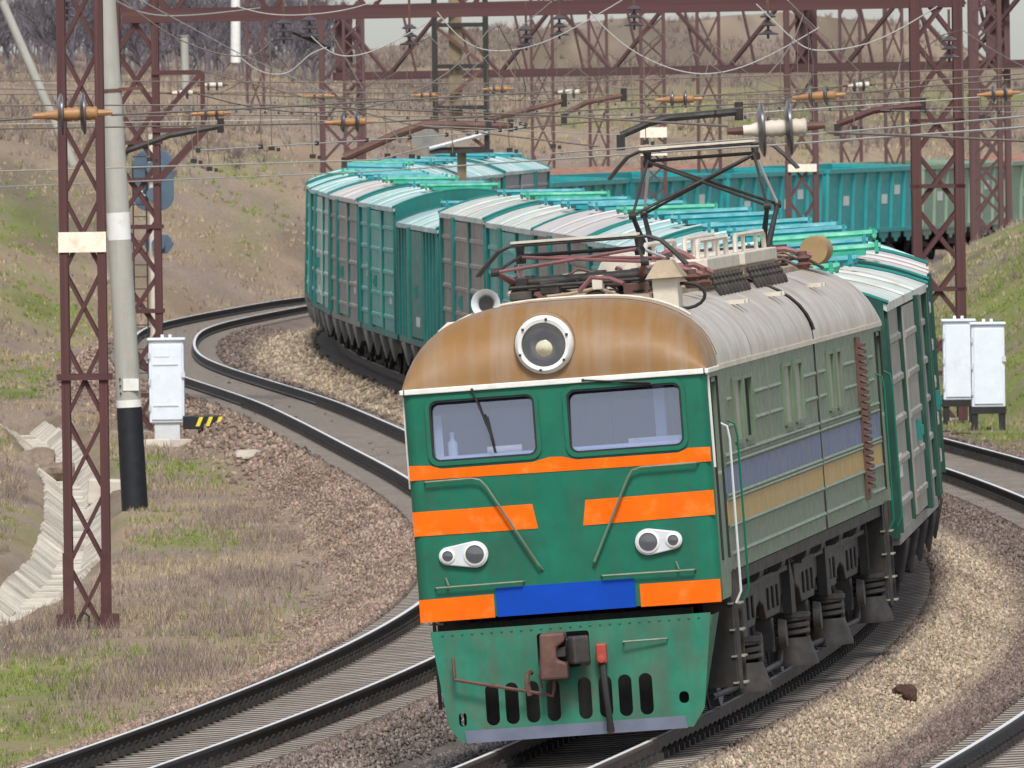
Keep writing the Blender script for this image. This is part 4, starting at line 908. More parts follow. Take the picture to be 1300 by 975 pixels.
    for sx in (-1, 1):
        X = sx * HW
        inst('eave_rail', cm('eave_rail' + key, lambda: MB().bx(-.02, .05, .1, L - .1, Z1 - .07, Z1), p_ if side != 'grey' else s_), t, (X + (0 if sx > 0 else -.03), 0, 0))
        for yp, wd_, dp in ((.12, .22, .07), (L * .63, .62, .13), (L - .34, .22, .07), (L * .36, .1, .05)):
            inst('side_post', cm(f'side_post{wd_}' + key, lambda: MB().bx(-dp, dp, 0, wd_, Z0, Z1 - .05), p_), t, (X, yp, 0))
        inst('door', cm('door' + key, lambda: MB().bx(-.05, .05, 0, L * .26, Z0 + .05, Z1 - .12), s_), t, (X + sx * .02, L * .365, 0))
        inst('door_latch', cm('door_latch', lambda: MB().bx(-.06, .06, -.25, .25, -.13, .13).bx(-.09, .09, -.1, .1, -.06, .06), WM['dteal']), t, (X + sx * .06, L * .5, 2.2))
        if vertical:
            for k in range(13): inst('side_rib', cm('vrib' + key, lambda: MB().bx(-.06, .06, -.12, .12, Z0, Z1 - .1), s_), t, (X, .8 + k * (L - 1.6) / 12, 0))
        else:
            for k in range(ribs):
                z = Z0 + .30 + k * (Z1 - Z0 - .45) / (ribs - .35)
                for a, b, ex in ((.36, L * .355, 0), (L * .37, L * .622, .06), (L * .68, L - .36, 0)):
                    inst('side_rib', cm(f'side_rib{round(b - a, 2)}', lambda: MB().prism([(-.001, -.06), (.032, -.03), (.032, .03), (-.001, .06)], (lambda u, v, w: Vector((u, w, v))), 0, b - a), s_), t, (X + sx * ex, a, z), None, (sx, 1, 1))
        inst('sill', cm('sill' + key, lambda: MB().bx(-.05, .05, .1, L - .1, Z0 - .14, Z0), p_ if side in ('teal', 'pale') else s_), t, (X - sx * .03, 0, 0))
        for k in range(4):
            yb = 2.2 + k * (L - 4.4) / 3
            inst('sill_bracket', cm('sill_bracket', lambda: MB().prism([(-.17, 0), (.13, 0), (.0, -.52), (-.03, -.52)], (lambda u, v, w: Vector((u, w, v))), -.03, .03), u_ if post == 'dgreen' else WM['bracket']), t, (X - sx * .06, yb, Z0 - .13))
        for k, (yq, zq, wq, hq) in enumerate(((L * .18, 1.9, .9, .28), (L * .47, 1.55, 1.2, .2), (L * .82, 2.4, .7, .3))):
            if (k + int(Y)) % 2 == 0: inst('stencil_patch', cm(f'stencil{k}', lambda: MB().bx(-.004, .004, -wq / 2, wq / 2, -hq / 2, hq / 2), WM['stencil']), t, (X + sx * (.075 if k == 1 else .006), yq, zq))
    inst('underframe', cm('underframe' + key, lambda: MB().bx(-.35, .35, .05, L - .05, .72, Z0 - .01).bx(-1.2, 1.2, 5.3, 7.0, .62, Z0 - .02).bx(-1.1, .6, 8.2, 9.6, .55, Z0 - .02), u_), t)
    for y, s in ((-.02, -1), (L + .02, 1)): inst('coupler', cm('wag_coupler', lambda: MB().bx(-.1, .1, -.36, .5, .93, 1.17).bx(-.22, .2, -.42, -.2, .86, 1.24), u_), t, (0, y, 0), None if s < 0 else Matrix.Rotation(math.pi, 3, 'Z'))
    wagon_bogies(t, (2.9, L - 2.9), u_); return t
Yw = along(2, 143, 25.0 + .7)
SPEC = [('grey', 'dgreen', 'roofr', 'hatchg', 'grey ribbed wagon coupled directly behind the locomotive'),
        ('grey', 'dgreen', 'roofg', 'hatchg', 'grey ribbed wagon second behind the locomotive, at the bulge of the curve'),
        ('teal', 'dteal', 'roofp', 'hatchg', 'wagon third behind the locomotive, only its pale roof and green hatches showing'),
        ('grey', 'dteal', 'roofp', 'hatchb', 'wagon fourth behind the locomotive, blue hatches on its pale roof'),
        ('teal', 'dteal', 'roofp', 'hatchb', 'wagon fifth behind the locomotive, roof seen through the raised collector'),
        ('grey', 'dteal', 'roofg', 'hatchg', 'wagon with grey planked roof seen just behind the lowered collector'),
        ('teal', 'dteal', 'roofr', 'hatchb', 'teal wagon with white and rusty roof, beside a grey wagon'),
        ('grey', 'dteal', 'roofr', 'hatchg', 'grey wagon with a dark post, just above the horn'),
        ('dteal', 'dteal', 'roofp', 'hatchg', 'low deep teal wagon with upright ribs'),
        ('teal', 'dteal', 'roofp', 'hatchg', 'teal wagon with a bright teal gable facing the camera'),
        ('grey', 'dteal', 'roofg', 'hatchg', 'grey wagon between a pale and a teal one at the outer bend'),
        ('pale', 'dteal', 'roofp', 'hatchb', 'pale yellowish teal wagon, outermost on the far bend'),
        ('teal', 'dteal', 'roofp', 'hatchg', 'wagon first past the far bend, seen as a pale roof'),
        ('teal', 'dteal', 'roofp', 'hatchb', 'wagon second past the far bend, seen as a pale roof'),
        ('pale', 'dteal', 'roofp', 'hatchg', 'wagon third past the far bend, behind the post of the hanging frame'),
        ('lilac', 'dteal', 'roofp', 'hatchb', 'lilac grey wagon second before the open gondolas'),
        ('lilac', 'dteal', 'roofp', 'hatchb', 'lilac grey wagon coupled to the first open gondola')]
for i, (a, b, c, d, lab) in enumerate(SPEC):
    boxcar(Yw, lab, a, b, c, d, vertical=(i == 8), low=.35 if i == 8 else (.0 if i % 3 else .04)); Yw = along(2, Yw, 15.6)

def gondola(k, Y, label, side, load=None, patch=False, L=13.2):
    t = tag(empty('gondola_wagon'), label, 'freight wagon', 'open gondola wagons'); t.matrix_world = on_track(k, Y, L, 2.6)
    s_, u_ = WM[side], WM['under']; HW, Z0, Z1 = 1.52, 1.36, 3.46
    def tub():
        mb = MB()
        for s in (-1, 1): mb.bx(s * HW, s * (HW - .06), .0, L, Z0, Z1)
        for y in (0, L - .06): mb.bx(-HW + .06, HW - .06, y, y + .06, Z0, Z1)
        return mb.bx(-HW + .06, HW - .06, .06, L - .06, Z0, Z0 + .06)
    inst('tub', cm('tub', tub, s_), t)
    for s in (-1, 1):
        for q in range(8): inst('side_rib', cm('gon_rib', lambda: MB().prism([(0, -.13), (.09, -.08), (.09, .08), (0, .13)], (lambda u, v, w: Vector((u, v, w))), Z0, Z1 - .06), s_), t, (s * HW, .12 + q * (L - .24) / 7, 0), None, (s, 1, 1))
        inst('top_rail', cm('gon_rail', lambda: MB().bx(-.02, .12, 0, L, Z1 - .12, Z1 + .03), s_), t, (s * HW, 0, 0), None, (s, 1, 1))
        for q in range(7): inst('drop_door', cm('gon_door', lambda: MB().prism([(-.75, 0), (.75, 0), (.6, -.28), (.25, -.3), (.2, -.42), (-.2, -.42), (-.25, -.3), (-.6, -.28)], (lambda u, v, w: Vector((w, u, v))), -.02, .02), s_), t, (s * (HW - .02), 1.05 + q * (L - 2.1) / 6, Z0))
        inst('sill', cm('gon_sill', lambda: MB().bx(-.06, .07, 0, L, Z0 - .08, Z0 + .06), s_), t, (s * HW, 0, 0), None, (s, 1, 1))
        for q in (1, 4, 5): inst('stencil_patch', cm('gon_stencil', lambda: MB().bx(-.003, .004, -.4, .4, -.16, .16), WM['stencil']), t, (s * (HW + .006), 1.05 + q * (L - 2.1) / 6, 2.1 + .3 * (q % 3)))
        if patch:
            for q in (2, 3, 4, 6): inst('primer_patch', cm('gon_patch', lambda: MB().bx(-.003, .004, -.5, .5, -.3, .3), WM['patch']), t, (s * (HW + .008), 1.05 + q * (L - 2.1) / 6, 2.55))
    for y in (.0, L): inst('end_rail', cm('gon_end', lambda: MB().bx(-HW, HW, -.07, .07, Z1 - .1, Z1 + .035), s_), t, (0, y, 0))
    if load:
        def heap():
            mb = MB(); n, m = 9, 26; vs = []
            for j in range(m):
                for i in range(n): vs.append((-HW + .08 + (2 * HW - .16) * i / (n - 1), .08 + (L - .16) * j / (m - 1), Z1 - .1 + .22 * math.sin(math.pi * i / (n - 1)) + .16 * mnoise.noise((i * .7, j * .6, 3.3))))
            return mb.add(vs, [(j * n + i, j * n + i + 1, (j + 1) * n + i + 1, (j + 1) * n + i) for j in range(m - 1) for i in range(n - 1)])
        inst('scrap_load', cm('scrap_load', heap, WM['cargo']), t)
    inst('underframe', cm('gon_under', lambda: MB().bx(-.4, .4, -.3, L + .3, .75, Z0).bx(-1.25, 1.25, 5.5, 7.6, .7, Z0 - .1), u_), t)
    wagon_bogies(t, (2.3, L - 2.3), u_); return t
GL = [('gteal', None, True, 'teal gondola with orange primer patches, first behind the covered wagons'), ('gteal', None, False, 'teal gondola seen behind the raised collector'), ('gteal', None, False, 'teal gondola crossed by the slim mast with a pale plate'),
      ('gteal', None, False, 'bright teal gondola touching the big lattice column'), ('gpale', None, False, 'pale green gondola behind the big lattice column'), ('gpale', True, False, 'last pale green gondola sinking behind the grassy slope')]
for (sd, ld, pt, lab) in GL:
    gondola(2, Yw, lab, sd, ld, pt); Yw = along(2, Yw, 13.92)
Y1 = 462.
for lab, sd in (('dark teal gondola with rusty load on the far track', 'gdark'), ('second dark gondola on the far track, near the slope', 'gdark')):
    gondola(1, Y1, lab, sd, True); Y1 = along(1, Y1, 13.92)

# ------------------------------------------------------------------ masts, portals, poles
def lattice(parent, base, top, w, leg, br, m, step=None, d=None, sub='leg', lean=0., horiz=()):
    """four-legged lattice column from base to top (world points); w across, d deep"""
    d = d or w; base, top = Vector(base), Vector(top); h = (top - base).length; step = step or w * .95; ax = (top - base) / h
    c = [Vector((sx * w / 2, sy * d / 2, 0)) for sx, sy in ((-1, -1), (1, -1), (1, 1), (-1, 1))]
    for q in c: bar('leg', base + q, top + q, leg, leg, m, parent, (0, 1, 0))
    n = max(1, int(round(h / step)))
    for i in range(n):
        a0, a1 = base + ax * (h * i / n), base + ax * (h * (i + 1) / n)
        for (i0, i1) in ((0, 1), (3, 2)):
            off = Vector((0, -.012 if i0 == 0 else .012, 0))
            bar('brace', a0 + c[i0] + off, a1 + c[i1] + off, br, br * .35, m, parent, (0, 1, 0)); bar('brace', a1 + c[i0] - off, a0 + c[i1] - off, br, br * .35, m, parent, (0, 1, 0))
        for (i0, i1) in ((0, 3), (1, 2)):
            (bar('brace', a0 + c[i0], a1 + c[i1], br * .4, br, m, parent, (1, 0, 0)) if i % 2 == 0 else bar('brace', a1 + c[i0], a0 + c[i1], br * .4, br, m, parent, (1, 0, 0)))
    for hh in horiz:
        p = base + ax * hh
        for (i0, i1) in ((0, 1), (3, 2)): bar('tie_bar', p + c[i0] + Vector((-.12, -.05, 0)), p + c[i1] + Vector((.12, -.05, 0)), .1, .08, m, parent)
def mast(label, px, D, w, topz, leg=.09, br=.055, m='mast', group=None, plate=None, d=None, horiz=(), step=None, base=None):
    b = at(px, 500, D); b.z = gz(b.x, D) - .15 if base is None else base
    t = tag(empty('lattice_mast', b), label, 'mast', group)
    lattice(t, (0, 0, 0), (0, 0, topz - b.z), w, leg, br, M[m], step, d, horiz=horiz)
    if plate is not None:
        for pz in plate: MB().bx(-w / 2 - leg * .6, w / 2 + leg * .6, -(d or w) / 2 - leg * .7, -(d or w) / 2 - leg * .55, pz - b.z - .14, pz - b.z + .14).build('number_plate', M['signw'], t)
    return t
def zat(py, D, px=650): return at(px, py, D).z
# near left mast with ochre plate
D1 = 196
m1 = mast('tall rust red lattice mast beside the concrete ditch', 108, D1, .52, 9.2, leg=.115, br=.05, plate=[zat(307, D1, 108)], step=.98, horiz=[zat(470, D1, 108) + .9])
for x in (-.30, .30): MB().bx(x - .13, x + .13, -.40, -.12, .0, .35).build('foot_plate', M['mast'], m1); 
for x in (-.26, .26): MB().bx(x - .075, x + .075, -.335, -.315, .2, 1.2).build('splice_plate', M['mast'], m1)
MB().bx(-.2, .25, -.42, -.3, .1, .16).build('foot_tie', M['brown'], m1)
MB().tube([(-.12, -.4, .05), (-.12, -.4, .3), (-.05, -.4, .38), (.02, -.4, .32), (.02, -.4, .1)], .018, 5).build('ground_loop', M['dark'], m1)
# concrete pole, leaning, tarred foot
b = at(172, 640, 248); b.z = gz(b.x, 248) - .2
pole = tag(empty('concrete_pole', b), 'leaning pale concrete pole with a black tarred foot', 'pole')
tp = at(131, -60, 248); tv = tp - b
def pc(z): return tv * (z / tv.z)
zs = zat(517, 248, 165) - b.z
MB().tube([pc(-.2), pc(zs)], [.235, .222], 24).build('tarred_foot', M['black'], pole, True)
MB().tube([pc(zs), pc(zs + .13)], [.224, .222], 24).build('white_band', M['white'], pole, True)
zm = zat(290, 248, 155) - b.z
MB().tube([pc(zs + .13), pc(zm - .2)], [.219, .2], 24).build('shaft', M['concrete'], pole, True)
MB().tube([pc(zm - .2), pc(zm + .28)], [.203, .201], 24).build('white_band', M['white'], pole, True)
MB().tube([pc(zm + .28), pc(tv.z)], [.199, .165], 24).build('shaft', M['concrete'], pole, True)
q = pc(zs + .4); MB().box(q + Vector((.06, -.215, 0)), (.27, .03, .21)).build('number_plate', M['white'], pole)
for zz in (.25, .38, .5): MB().box(pc(zs + zz) + Vector((-.13, -.185, 0)), (.03, .04, .03)).build('bolt', M['dark'], pole)
q = pc(zat(115, 248, 145) - b.z); MB().lathe(q - Vector((0, 0, .03)), tv, [(.195, 0), (.195, .06)], 20).build('clamp_band', M['brown'], pole)
MB().beam(q + Vector((-.2, -.1, 0)), q + Vector((.55, -.1, .04)), .05, .06).build('clamp_arm', M['brown'], pole)
# portal over the tracks
DP = 303
pl = tag(empty('track_portal'), 'rust red lattice portal spanning all the tracks, its beam along the top edge', 'portal')
zb = zat(14, DP, 650)
for px, w in ((179, .82), (1194, .92)):
    c = at(px, 500, DP); g0 = gz(c.x, DP) - .2
    lattice(pl, (c.x, c.y, g0), (c.x, c.y, zb + 1.6), w, .2 if px > 600 else .15, .09, M['mast'], 1.15, horiz=[1.2, 3.0, 5.2, 6.6] if px > 600 else [1.0, 2.8, 4.6, 5.6, 6.4])
    MB().bx(c.x - w * .8, c.x + w * .8, c.y - .5, c.y + .5, g0 - .1, g0 + .25).build('footing', M['concrete'], pl)
xl, xr = at(179, 0, DP).x - .4, at(1194, 0, DP).x + .5
for dy in (-.45, .45):
    for dz in (0, 1.5): bar('chord', (xl, DP + dy, zb + dz + .008 * 0), (xr, DP + dy, zb + dz + .1), .14, .30, M['mast'], pl)
    n = 17
    for i in range(n):
        xa, xb = xl + (xr - xl) * i / n, xl + (xr - xl) * (i + 1) / n; s = i % 2
        bar('beam_brace', (xa, DP + dy, zb + (0 if s else 1.5)), (xb, DP + dy, zb + (1.5 if s else 0)), .07, .1, M['mast'], pl)
# side bracket on the left column (cantilever frame with struts)
c = at(200, 500, DP)
z1, z2 = zat(92, DP, 230), zat(165, DP, 230)
x2 = at(258, 130, DP).x
for a, b2 in (((c.x, z1), (x2, z1)), ((c.x, z2), (x2, z2)), ((x2, z1), (x2, z2)), ((c.x, zat(232, DP, 210)), (x2, z2)), ((c.x, z2 + .1), (x2, z1)), ((c.x + .08, zat(232, DP, 210)), (x2 + .08, z2))):
    bar('bracket_bar', (a[0], DP - .48, a[1]), (b2[0], DP - .48, b2[1]), .09, .1, M['mast'], pl)
# far portal with W-braced girder
DA, DB = 455, 430
p2 = tag(empty('far_portal'), 'distant dull red portal with a W braced girder over the far bend', 'portal')
A_, B_ = at(425, 100, DA), at(1300, 100, DB); A_.z = zat(97, DA, 440); B_.z = A_.z + .12
for px, D, w in ((438, DA, 1.2), (1022, 438, .85), (1264, 431, .95)):
    c = at(px, 500, D); g0 = gz(c.x, D) - .3
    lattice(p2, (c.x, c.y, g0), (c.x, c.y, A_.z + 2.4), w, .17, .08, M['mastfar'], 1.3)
    for pz in ((213,) if px == 1022 else ()): 
        zz = zat(pz, D, px); MB().bx(c.x - w * .52, c.x + w * .52, c.y - w / 2 - .16, c.y - w / 2 - .12, zz - .12, zz + .12).build('number_plate', M['signw'], p2)
    MB().bx(c.x - .15, c.x + .4, c.y - .3, c.y + .3, A_.z, A_.z + 2.2).build('gusset_column', M['mastfar'], p2)
for dy in (-.4, .4):
    for dz, th in ((0, .26), (2.15, .26)):
        o = Vector((0, dy, dz)); bar('chord', A_ + o, B_ + o, .14, th, M['mastfar'], p2)
    n = 12
    for i in range(n):
        P0, P1 = A_.lerp(B_, i / n), A_.lerp(B_, (i + 1) / n); s = i % 2; o = Vector((0, dy, 0))
        bar('girder_brace', P0 + o + Vector((0, 0, 0 if s else 2.15)), P1 + o + Vector((0, 0, 2.15 if s else 0)), .08, .11, M['mastfar'], p2)
        bar('girder_strut', P0.lerp(P1, .25) + o + Vector((0, 0, 2.1)), P0.lerp(P1, .5) + o, .05, .06, M['mastfar'], p2)
# slim masts
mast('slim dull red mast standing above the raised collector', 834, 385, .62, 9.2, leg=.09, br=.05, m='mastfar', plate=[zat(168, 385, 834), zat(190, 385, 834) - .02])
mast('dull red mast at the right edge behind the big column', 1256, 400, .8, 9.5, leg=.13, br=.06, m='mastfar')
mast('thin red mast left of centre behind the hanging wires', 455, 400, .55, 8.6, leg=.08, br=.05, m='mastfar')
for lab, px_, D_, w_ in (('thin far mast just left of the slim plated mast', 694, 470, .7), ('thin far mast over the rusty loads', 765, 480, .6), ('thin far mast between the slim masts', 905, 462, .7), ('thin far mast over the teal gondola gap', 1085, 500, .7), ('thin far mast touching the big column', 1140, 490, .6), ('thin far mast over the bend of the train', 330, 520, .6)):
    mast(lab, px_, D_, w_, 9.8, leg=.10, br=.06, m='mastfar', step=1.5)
# tower between the far tracks: lattice head on a tan post
DH = 400
th_ = at(586, 190, DH); g0 = gz(th_.x, DH)
tw = tag(empty('post_tower', (th_.x, DH, g0)), 'dark lattice frame standing on a tan post above the wagons', 'tower')
z0 = th_.z - g0; zt = zat(-20, DH, 586) - g0
MB().bx(-.13, .13, -.13, .13, -.2, z0).build('post', M['tan'], tw)
for x in (-.72, .72):
    for y in (-.4, .4):
        bar('leg', (x, y, z0), (x, y, zt), .16, .16, M['dark'], tw, (0, 1, 0))
for i in range(4):
    za, zb_ = z0 + (zt - z0) * i / 4, z0 + (zt - z0) * (i + 1) / 4
    bar('brace', (-.72, -.42, za if i % 2 else zb_), (.72, -.42, zb_ if i % 2 else za), .1, .08, M['brown'], tw, (0, 1, 0)); bar('tie_bar', (-.75, -.42, za + .02), (.75, -.42, za + .02), .1, .12, M['dark'], tw)
MB().bx(-.9, .9, -.55, .55, z0 - .1, z0).build('platform', M['dark'], tw)
MB().bx(-.32, .05, -.3, .1, z0 + .6, zt).build('plank_column', M['tan'], tw)
MB().prism([(-1.45, 0), (-1.05, .55), (-.5, .1), (-1.0, -.45)], (lambda u, v, w: Vector((u, w, z0 + .25 + v))), -.5, -.46).build('diamond_board', mat('weathered_board', (.19, .18, .16), .9), tw)
MB().tube([(-.9, -.6, z0 + .05), (.3, -.6, z0 + .35), (.75, -.6, z0 + .48)], .05, 5).build('pale_pipe', M['silver'], tw)

# ------------------------------------------------------------------ signal, cabinets, ditch, small things
DS = 318
sg_b = at(196, 440, DS); sg = tag(empty('railway_signal', (sg_b.x, DS, gz(sg_b.x, DS))), 'blue grey railway signal seen from behind, beside the portal column', 'signal')
H0 = sg.location.z
def sgz(py): return zat(py, DS, 196) - H0
MB().cyl((0, 0, 0), (0, 0, sgz(170)), .09, .08, 12).build('signal_mast', M['cream'], sg, True)
sx0 = at(194, 230, DS).x - sg.location.x
for (x0, x1, y0, y1, nm) in ((168, 221, 190, 268, 'signal_head'), (181, 221, 298, 322, 'route_board')):
    a, b2 = at(x0, y0, DS), at(x1, y1, DS); w2 = (b2.x - a.x) / 2; cx = (a.x + b2.x) / 2 - sg.location.x; zt_, zb2 = sgz(y0), sgz(y1)
    if nm == 'signal_head': loop = rrect(cx - w2, cx + w2, zb2, zt_, w2 * .75, 7)
    else: loop = [(cx - w2, (zt_ + zb2) / 2), (cx - w2 * .5, zb2), (cx + w2 * .6, zb2), (cx + w2, (zt_ + zb2) / 2), (cx + w2 * .6, zt_), (cx - w2 * .5, zt_)]
    hd = MB().prism(loop, front3, .1, .15).build(nm, M['signal'], sg, bevel=.01)
    for k in range(2 if nm == 'signal_head' else 1):
        zc = zb2 + (zt_ - zb2) * (.28 + .42 * k) if nm == 'signal_head' else (zt_ + zb2) / 2
        MB().cyl((cx, .1, zc), (cx, -.25, zc), .15, n=18).build('lamp_housing', M['signal'], hd, True)
    MB().lathe((cx - .1, -.02, zb2 + .5), (0, -1, 0), [(.16, 0), (.18, .02), (.18, .05), (.15, .05)], 20).build('pale_ring', M['white'], hd) if nm == 'signal_head' else None
for s in (-.28, .02): MB().cyl((s - .15, -.1, .2), (s - .15, -.1, sgz(210)), .018, n=5).build('ladder_rail', M['dark'], sg)
for k in range(22): MB().cyl((-.43, -.1, .4 + k * .27), (-.13, -.1, .4 + k * .27), .012, n=5).build('ladder_rung', M['dark'], sg)
# trackside cabinets
def cabinet(label, x0, x1, ytop, ybot, D, stand, group=None, hinge=False):
    a, b2 = at(x0, ybot, D), at(x1, ytop, D); w2 = b2.x - a.x; h = b2.z - a.z; dp = .55
    t = tag(empty('relay_cabinet', ((a.x + b2.x) / 2, D, a.z)), label, 'cabinet', group)
    g0 = gz(t.location.x, D) - a.z
    MB().bx(-w2 / 2, w2 / 2, 0, dp, 0, h).build('case', M['alu'], t, bevel=.02)
    d = MB().bx(-w2 / 2 + .05, w2 / 2 - .04, -.03, 0.004, .06, h - .07).build('door', M['alu'], t, bevel=.012)
    MB().bx(-w2 / 2 - .03, w2 / 2 + .03, -.06, dp + .03, h, h + .05).build('lid', M['alu'], t, bevel=.015)
    for x in (-.08, .08): MB().bx(x - .03, x + .03, .1, .16, h + .05, h + .12).build('lifting_lug', M['alu'], t)
    for q in (.18, .5, .82): MB().cyl((-w2 / 2 + .01, -.04, h * q - .06), (-w2 / 2 + .01, -.04, h * q + .06), .022, n=8).build('hinge', M['silver'], t)
    MB().bx(w2 / 2 - .06, w2 / 2 + .02, -.05, -.02, h * .55, h * .62).build('handle', M['silver'], t)
    if hinge:
        for z in (h * .70, h * .20): MB().bx(-w2 / 2 + .08, w2 / 2 - .12, -.045, -.02, z, z + .025).build('door_rib', M['silver'], t)
        MB().bx(-w2 / 2 + .1, w2 / 2 - .3, -.04, -.025, h * .80, h * .93).build('door_panel', M['alu'], t, bevel=.006)
        MB().bx(-w2 / 2 + .1, w2 / 2 - .1, .05, dp - .05, g0 - .1, 0).build('plinth', M['silver'], t)
    else:
        for x in (-w2 / 2 + .06, w2 / 2 - .06): MB().bx(x - .06, x + .06, .0, dp, g0 - .1, -.002).build('stand_leg', M['rubber'], t)
        MB().bx(-w2 / 2 - .02, w2 / 2 + .02, -.02, dp + .02, -.14, 0.0).build('stand_frame', M['rubber'], t)
    return t
DC = 291
cabinet('white metal cabinet with a plinth beside the concrete pole', 190, 233, 432, 537, DC, True, hinge=True)
cabinet('left of the two white cabinets by the big lattice column', 1198, 1237, 408, 508, 299, True, 'white cabinets by the column')
cabinet('right of the two white cabinets, in front of the grassy slope', 1234, 1275, 412, 517, 293, True, 'white cabinets by the column')
c = at(215, 553, DC - .8); g0 = gz(c.x, c.y)
MB_ = tag(empty('concrete_footing', (c.x, c.y, g0)), 'row of pale concrete kerb blocks under the white cabinet', 'footing')
for k in range(5): MB().box((-.75 + k * .52, .0, .06), (.5, .22, .22)).build('kerb_block', M['slab'], MB_, bevel=.015)
c = at(256, 545, DC); g0 = gz(c.x, c.y)
pd = tag(empty('pedal_box', (c.x, c.y, g0)), 'low black track box with yellow chevrons beside the white cabinet', 'box')
MB().bx(-.38, .38, -.12, .12, .06, .34).build('box_case', M['black'], pd, bevel=.02)
for k in range(3): MB().prism([(-.12 + k * .2, .12), (-.04 + k * .2, .12), (.04 + k * .2, .31), (-.04 + k * .2, .31)], front3, -.125, -.118).build('chevron', M['yellow'], pd)
MB().bx(.38, .52, -.06, .06, .08, .24).build('cable_gland', M['brown'], pd)
MB().tube([(.5, 0, .12), (1.2, 0, .02), (2.2, .3, .06), (3.6, .4, .12)], .03, 6).build('cable', M['rubber'], pd)
c = at(133, 575, 262); g0 = gz(c.x, c.y)
tag(MB().prism([(-.34, -.1), (.34, -.12), (.36, .34), (-.30, .38)], front3, -.3, .4).build('concrete_block', M['slab'], None, bevel=.04), 'broken pale concrete block between the mast and the concrete pole', 'block').location = (c.x, c.y, g0)
# stone-lined ditch: slabs on both banks and steps in the bed
dt = tag(empty('drainage_ditch'), 'curving ditch lined with pale concrete slabs', 'ditch')
def slab_me(l, w, th): return MB().box((0, 0, 0), (w, l, th)).mesh('slab', M['slab'])
S1, S2 = slab_me(.46, .46, .07), slab_me(.46, .44, .07)
Y = 189.
while Y < 318:
    cx = float(np.interp(Y, DITCH[:, 0], DITCH[:, 1])); sl = float(np.interp(Y + 1, DITCH[:, 0], DITCH[:, 1]) - np.interp(Y - 1, DITCH[:, 0], DITCH[:, 1])) / 2
    zc = gz(cx, Y) + .05; hd = Matrix.Rotation(-math.atan(sl), 3, 'Z')
    inst('bed_slab', S2, dt, (cx, Y, zc + random.uniform(-.02, .03)), hd @ Matrix.Rotation(random.uniform(-.03, .03), 3, 'Y'))
    for s in (-1, 1):
        zb3 = zc + .15; inst('bank_slab', S1, dt, (cx + s * .38, Y, zb3 + random.uniform(-.025, .03)), hd @ Matrix.Rotation(-s * (.68 + random.uniform(-.04, .04)), 3, 'Y') @ Matrix.Rotation(random.uniform(-.02, .02), 3, 'Z'), (random.uniform(.9, 1.08), random.uniform(.86, 1), 1))
    Y += .5
# boulders in the ditch, stones, dark lump on the gravel
def rock(name, label, cat, px, py, r, m, D=None, sq=(1, 1, .8)):
    g = ground_hit(px, py); bm = bmesh.new(); bmesh.ops.create_icosphere(bm, subdivisions=3, radius=1)
    sd = random.random() * 50
    for v in bm.verts:
        n = mnoise.noise(v.co * 1.1 + Vector((sd, 0, 0))) * .45 + mnoise.noise(v.co * 3 + Vector((0, sd, 0))) * .15
        v.co = v.co * (1 + n); v.co = Vector((max(-.95, min(.95, v.co.x)) * sq[0], v.co.y * sq[1], max(-.8, min(1.0, v.co.z)) * sq[2])) * r
    me = bpy.data.meshes.new(name); bm.to_mesh(me); bm.free(); me.materials.append(m)
    o = link(bpy.data.objects.new(name, me)); o.location = g + Vector((0, 0, r * .42)); return tag(o, label, cat)
rock('boulder', 'squarish brown boulder, uppermost of the three in the ditch', 'boulder', 48, 597, .38, M['rock'])
rock('boulder', 'grey boulder, middle of the three in the ditch', 'boulder', 57, 608, .32, M['rock'])
rock('boulder', 'reddish boulder, lowest of the three in the ditch', 'boulder', 71, 617, .40, M['rock'])
rock('dark_lump', 'dark brown lump lying on the pale gravel strip', 'lump', 1148, 888, .15, mat('tar_lump', (.06, .03, .022), .9, var=.4, scale=8, bump=1, bscale=20))
rock('stone', 'pale flat stone on the green patch by the cabinet', 'stone', 316, 584, .22, M['slab'], sq=(1.2, 1, .5))
# white strut and posts at the top left, far slope
for (x0, y0, x1, y1, D, r, lab) in ((2, 0, 92, 128, 330, .11, 'pale leaning strut at the top left corner behind the lattice mast'), (299, -20, 299, 68, 620, .22, 'short white post against the dark wood on the hill'), (234, 46, 236, 108, 500, .15, 'grey wooden post on the dry hillside behind the portal')):
    a, b2 = at(x0, y0, D), at(x1, y1, D); o = tag(empty('post', b2), lab, 'post')
    MB().cyl((0, 0, -.4 if x0 != 2 else -1.5), a - b2, r, r * .9, 12).build('post_shaft', M['white'] if r > .2 else M['concrete'], o, True)
    MB().cyl(a - b2, (a - b2) * 1.02, r * 1.1, n=12).build('post_cap', M['concrete'], o)

# ------------------------------------------------------------------ insulators and wires
def insulator(label, px, py, D, n, r, ang=0., m='orangeins', dx=0.):
    c = at(px, py, D); t = tag(empty('line_insulator', c, (0, R(ang), R(random.uniform(-12, 12)))), label, 'insulator', 'line insulators')
    core = MB().lathe((-(n * .09 + .06), 0, 0), (1, 0, 0), [(.001, 0), (.04, 0), (.04, .05), (.055, .10)] + [(.058 + .008 * (k % 2), .12 + k * .03) for k in range(int(n * 6))] + [(.06, .10 + n * .18), (.001, .12 + n * .18)], 14).build('core', M[m], t, True)
    for k in range(n):
        x = (k - (n - 1) / 2) * .2
        MB().lathe((x - .03, 0, 0), (1, 0, 0), [(.06, 0), (r * .7, .0), (r, .025), (r, .04), (r * .85, .05), (r * .5, .035), (.06, .045)], 28).build('disc', M['disc'], t, True)
    for s in (-1, 1):
        MB().cyl((s * (n * .1 - .02), 0, 0), (s * (n * .1 + .16), 0, 0), .036, .024, 8).build('end_fitting', M[m] if m == 'orangeins' else M['brown'], t, True)
    return t
insulator('largest ochre insulator at the left, in front of the lattice mast', 92, 145, 128, 2, .19, -2)
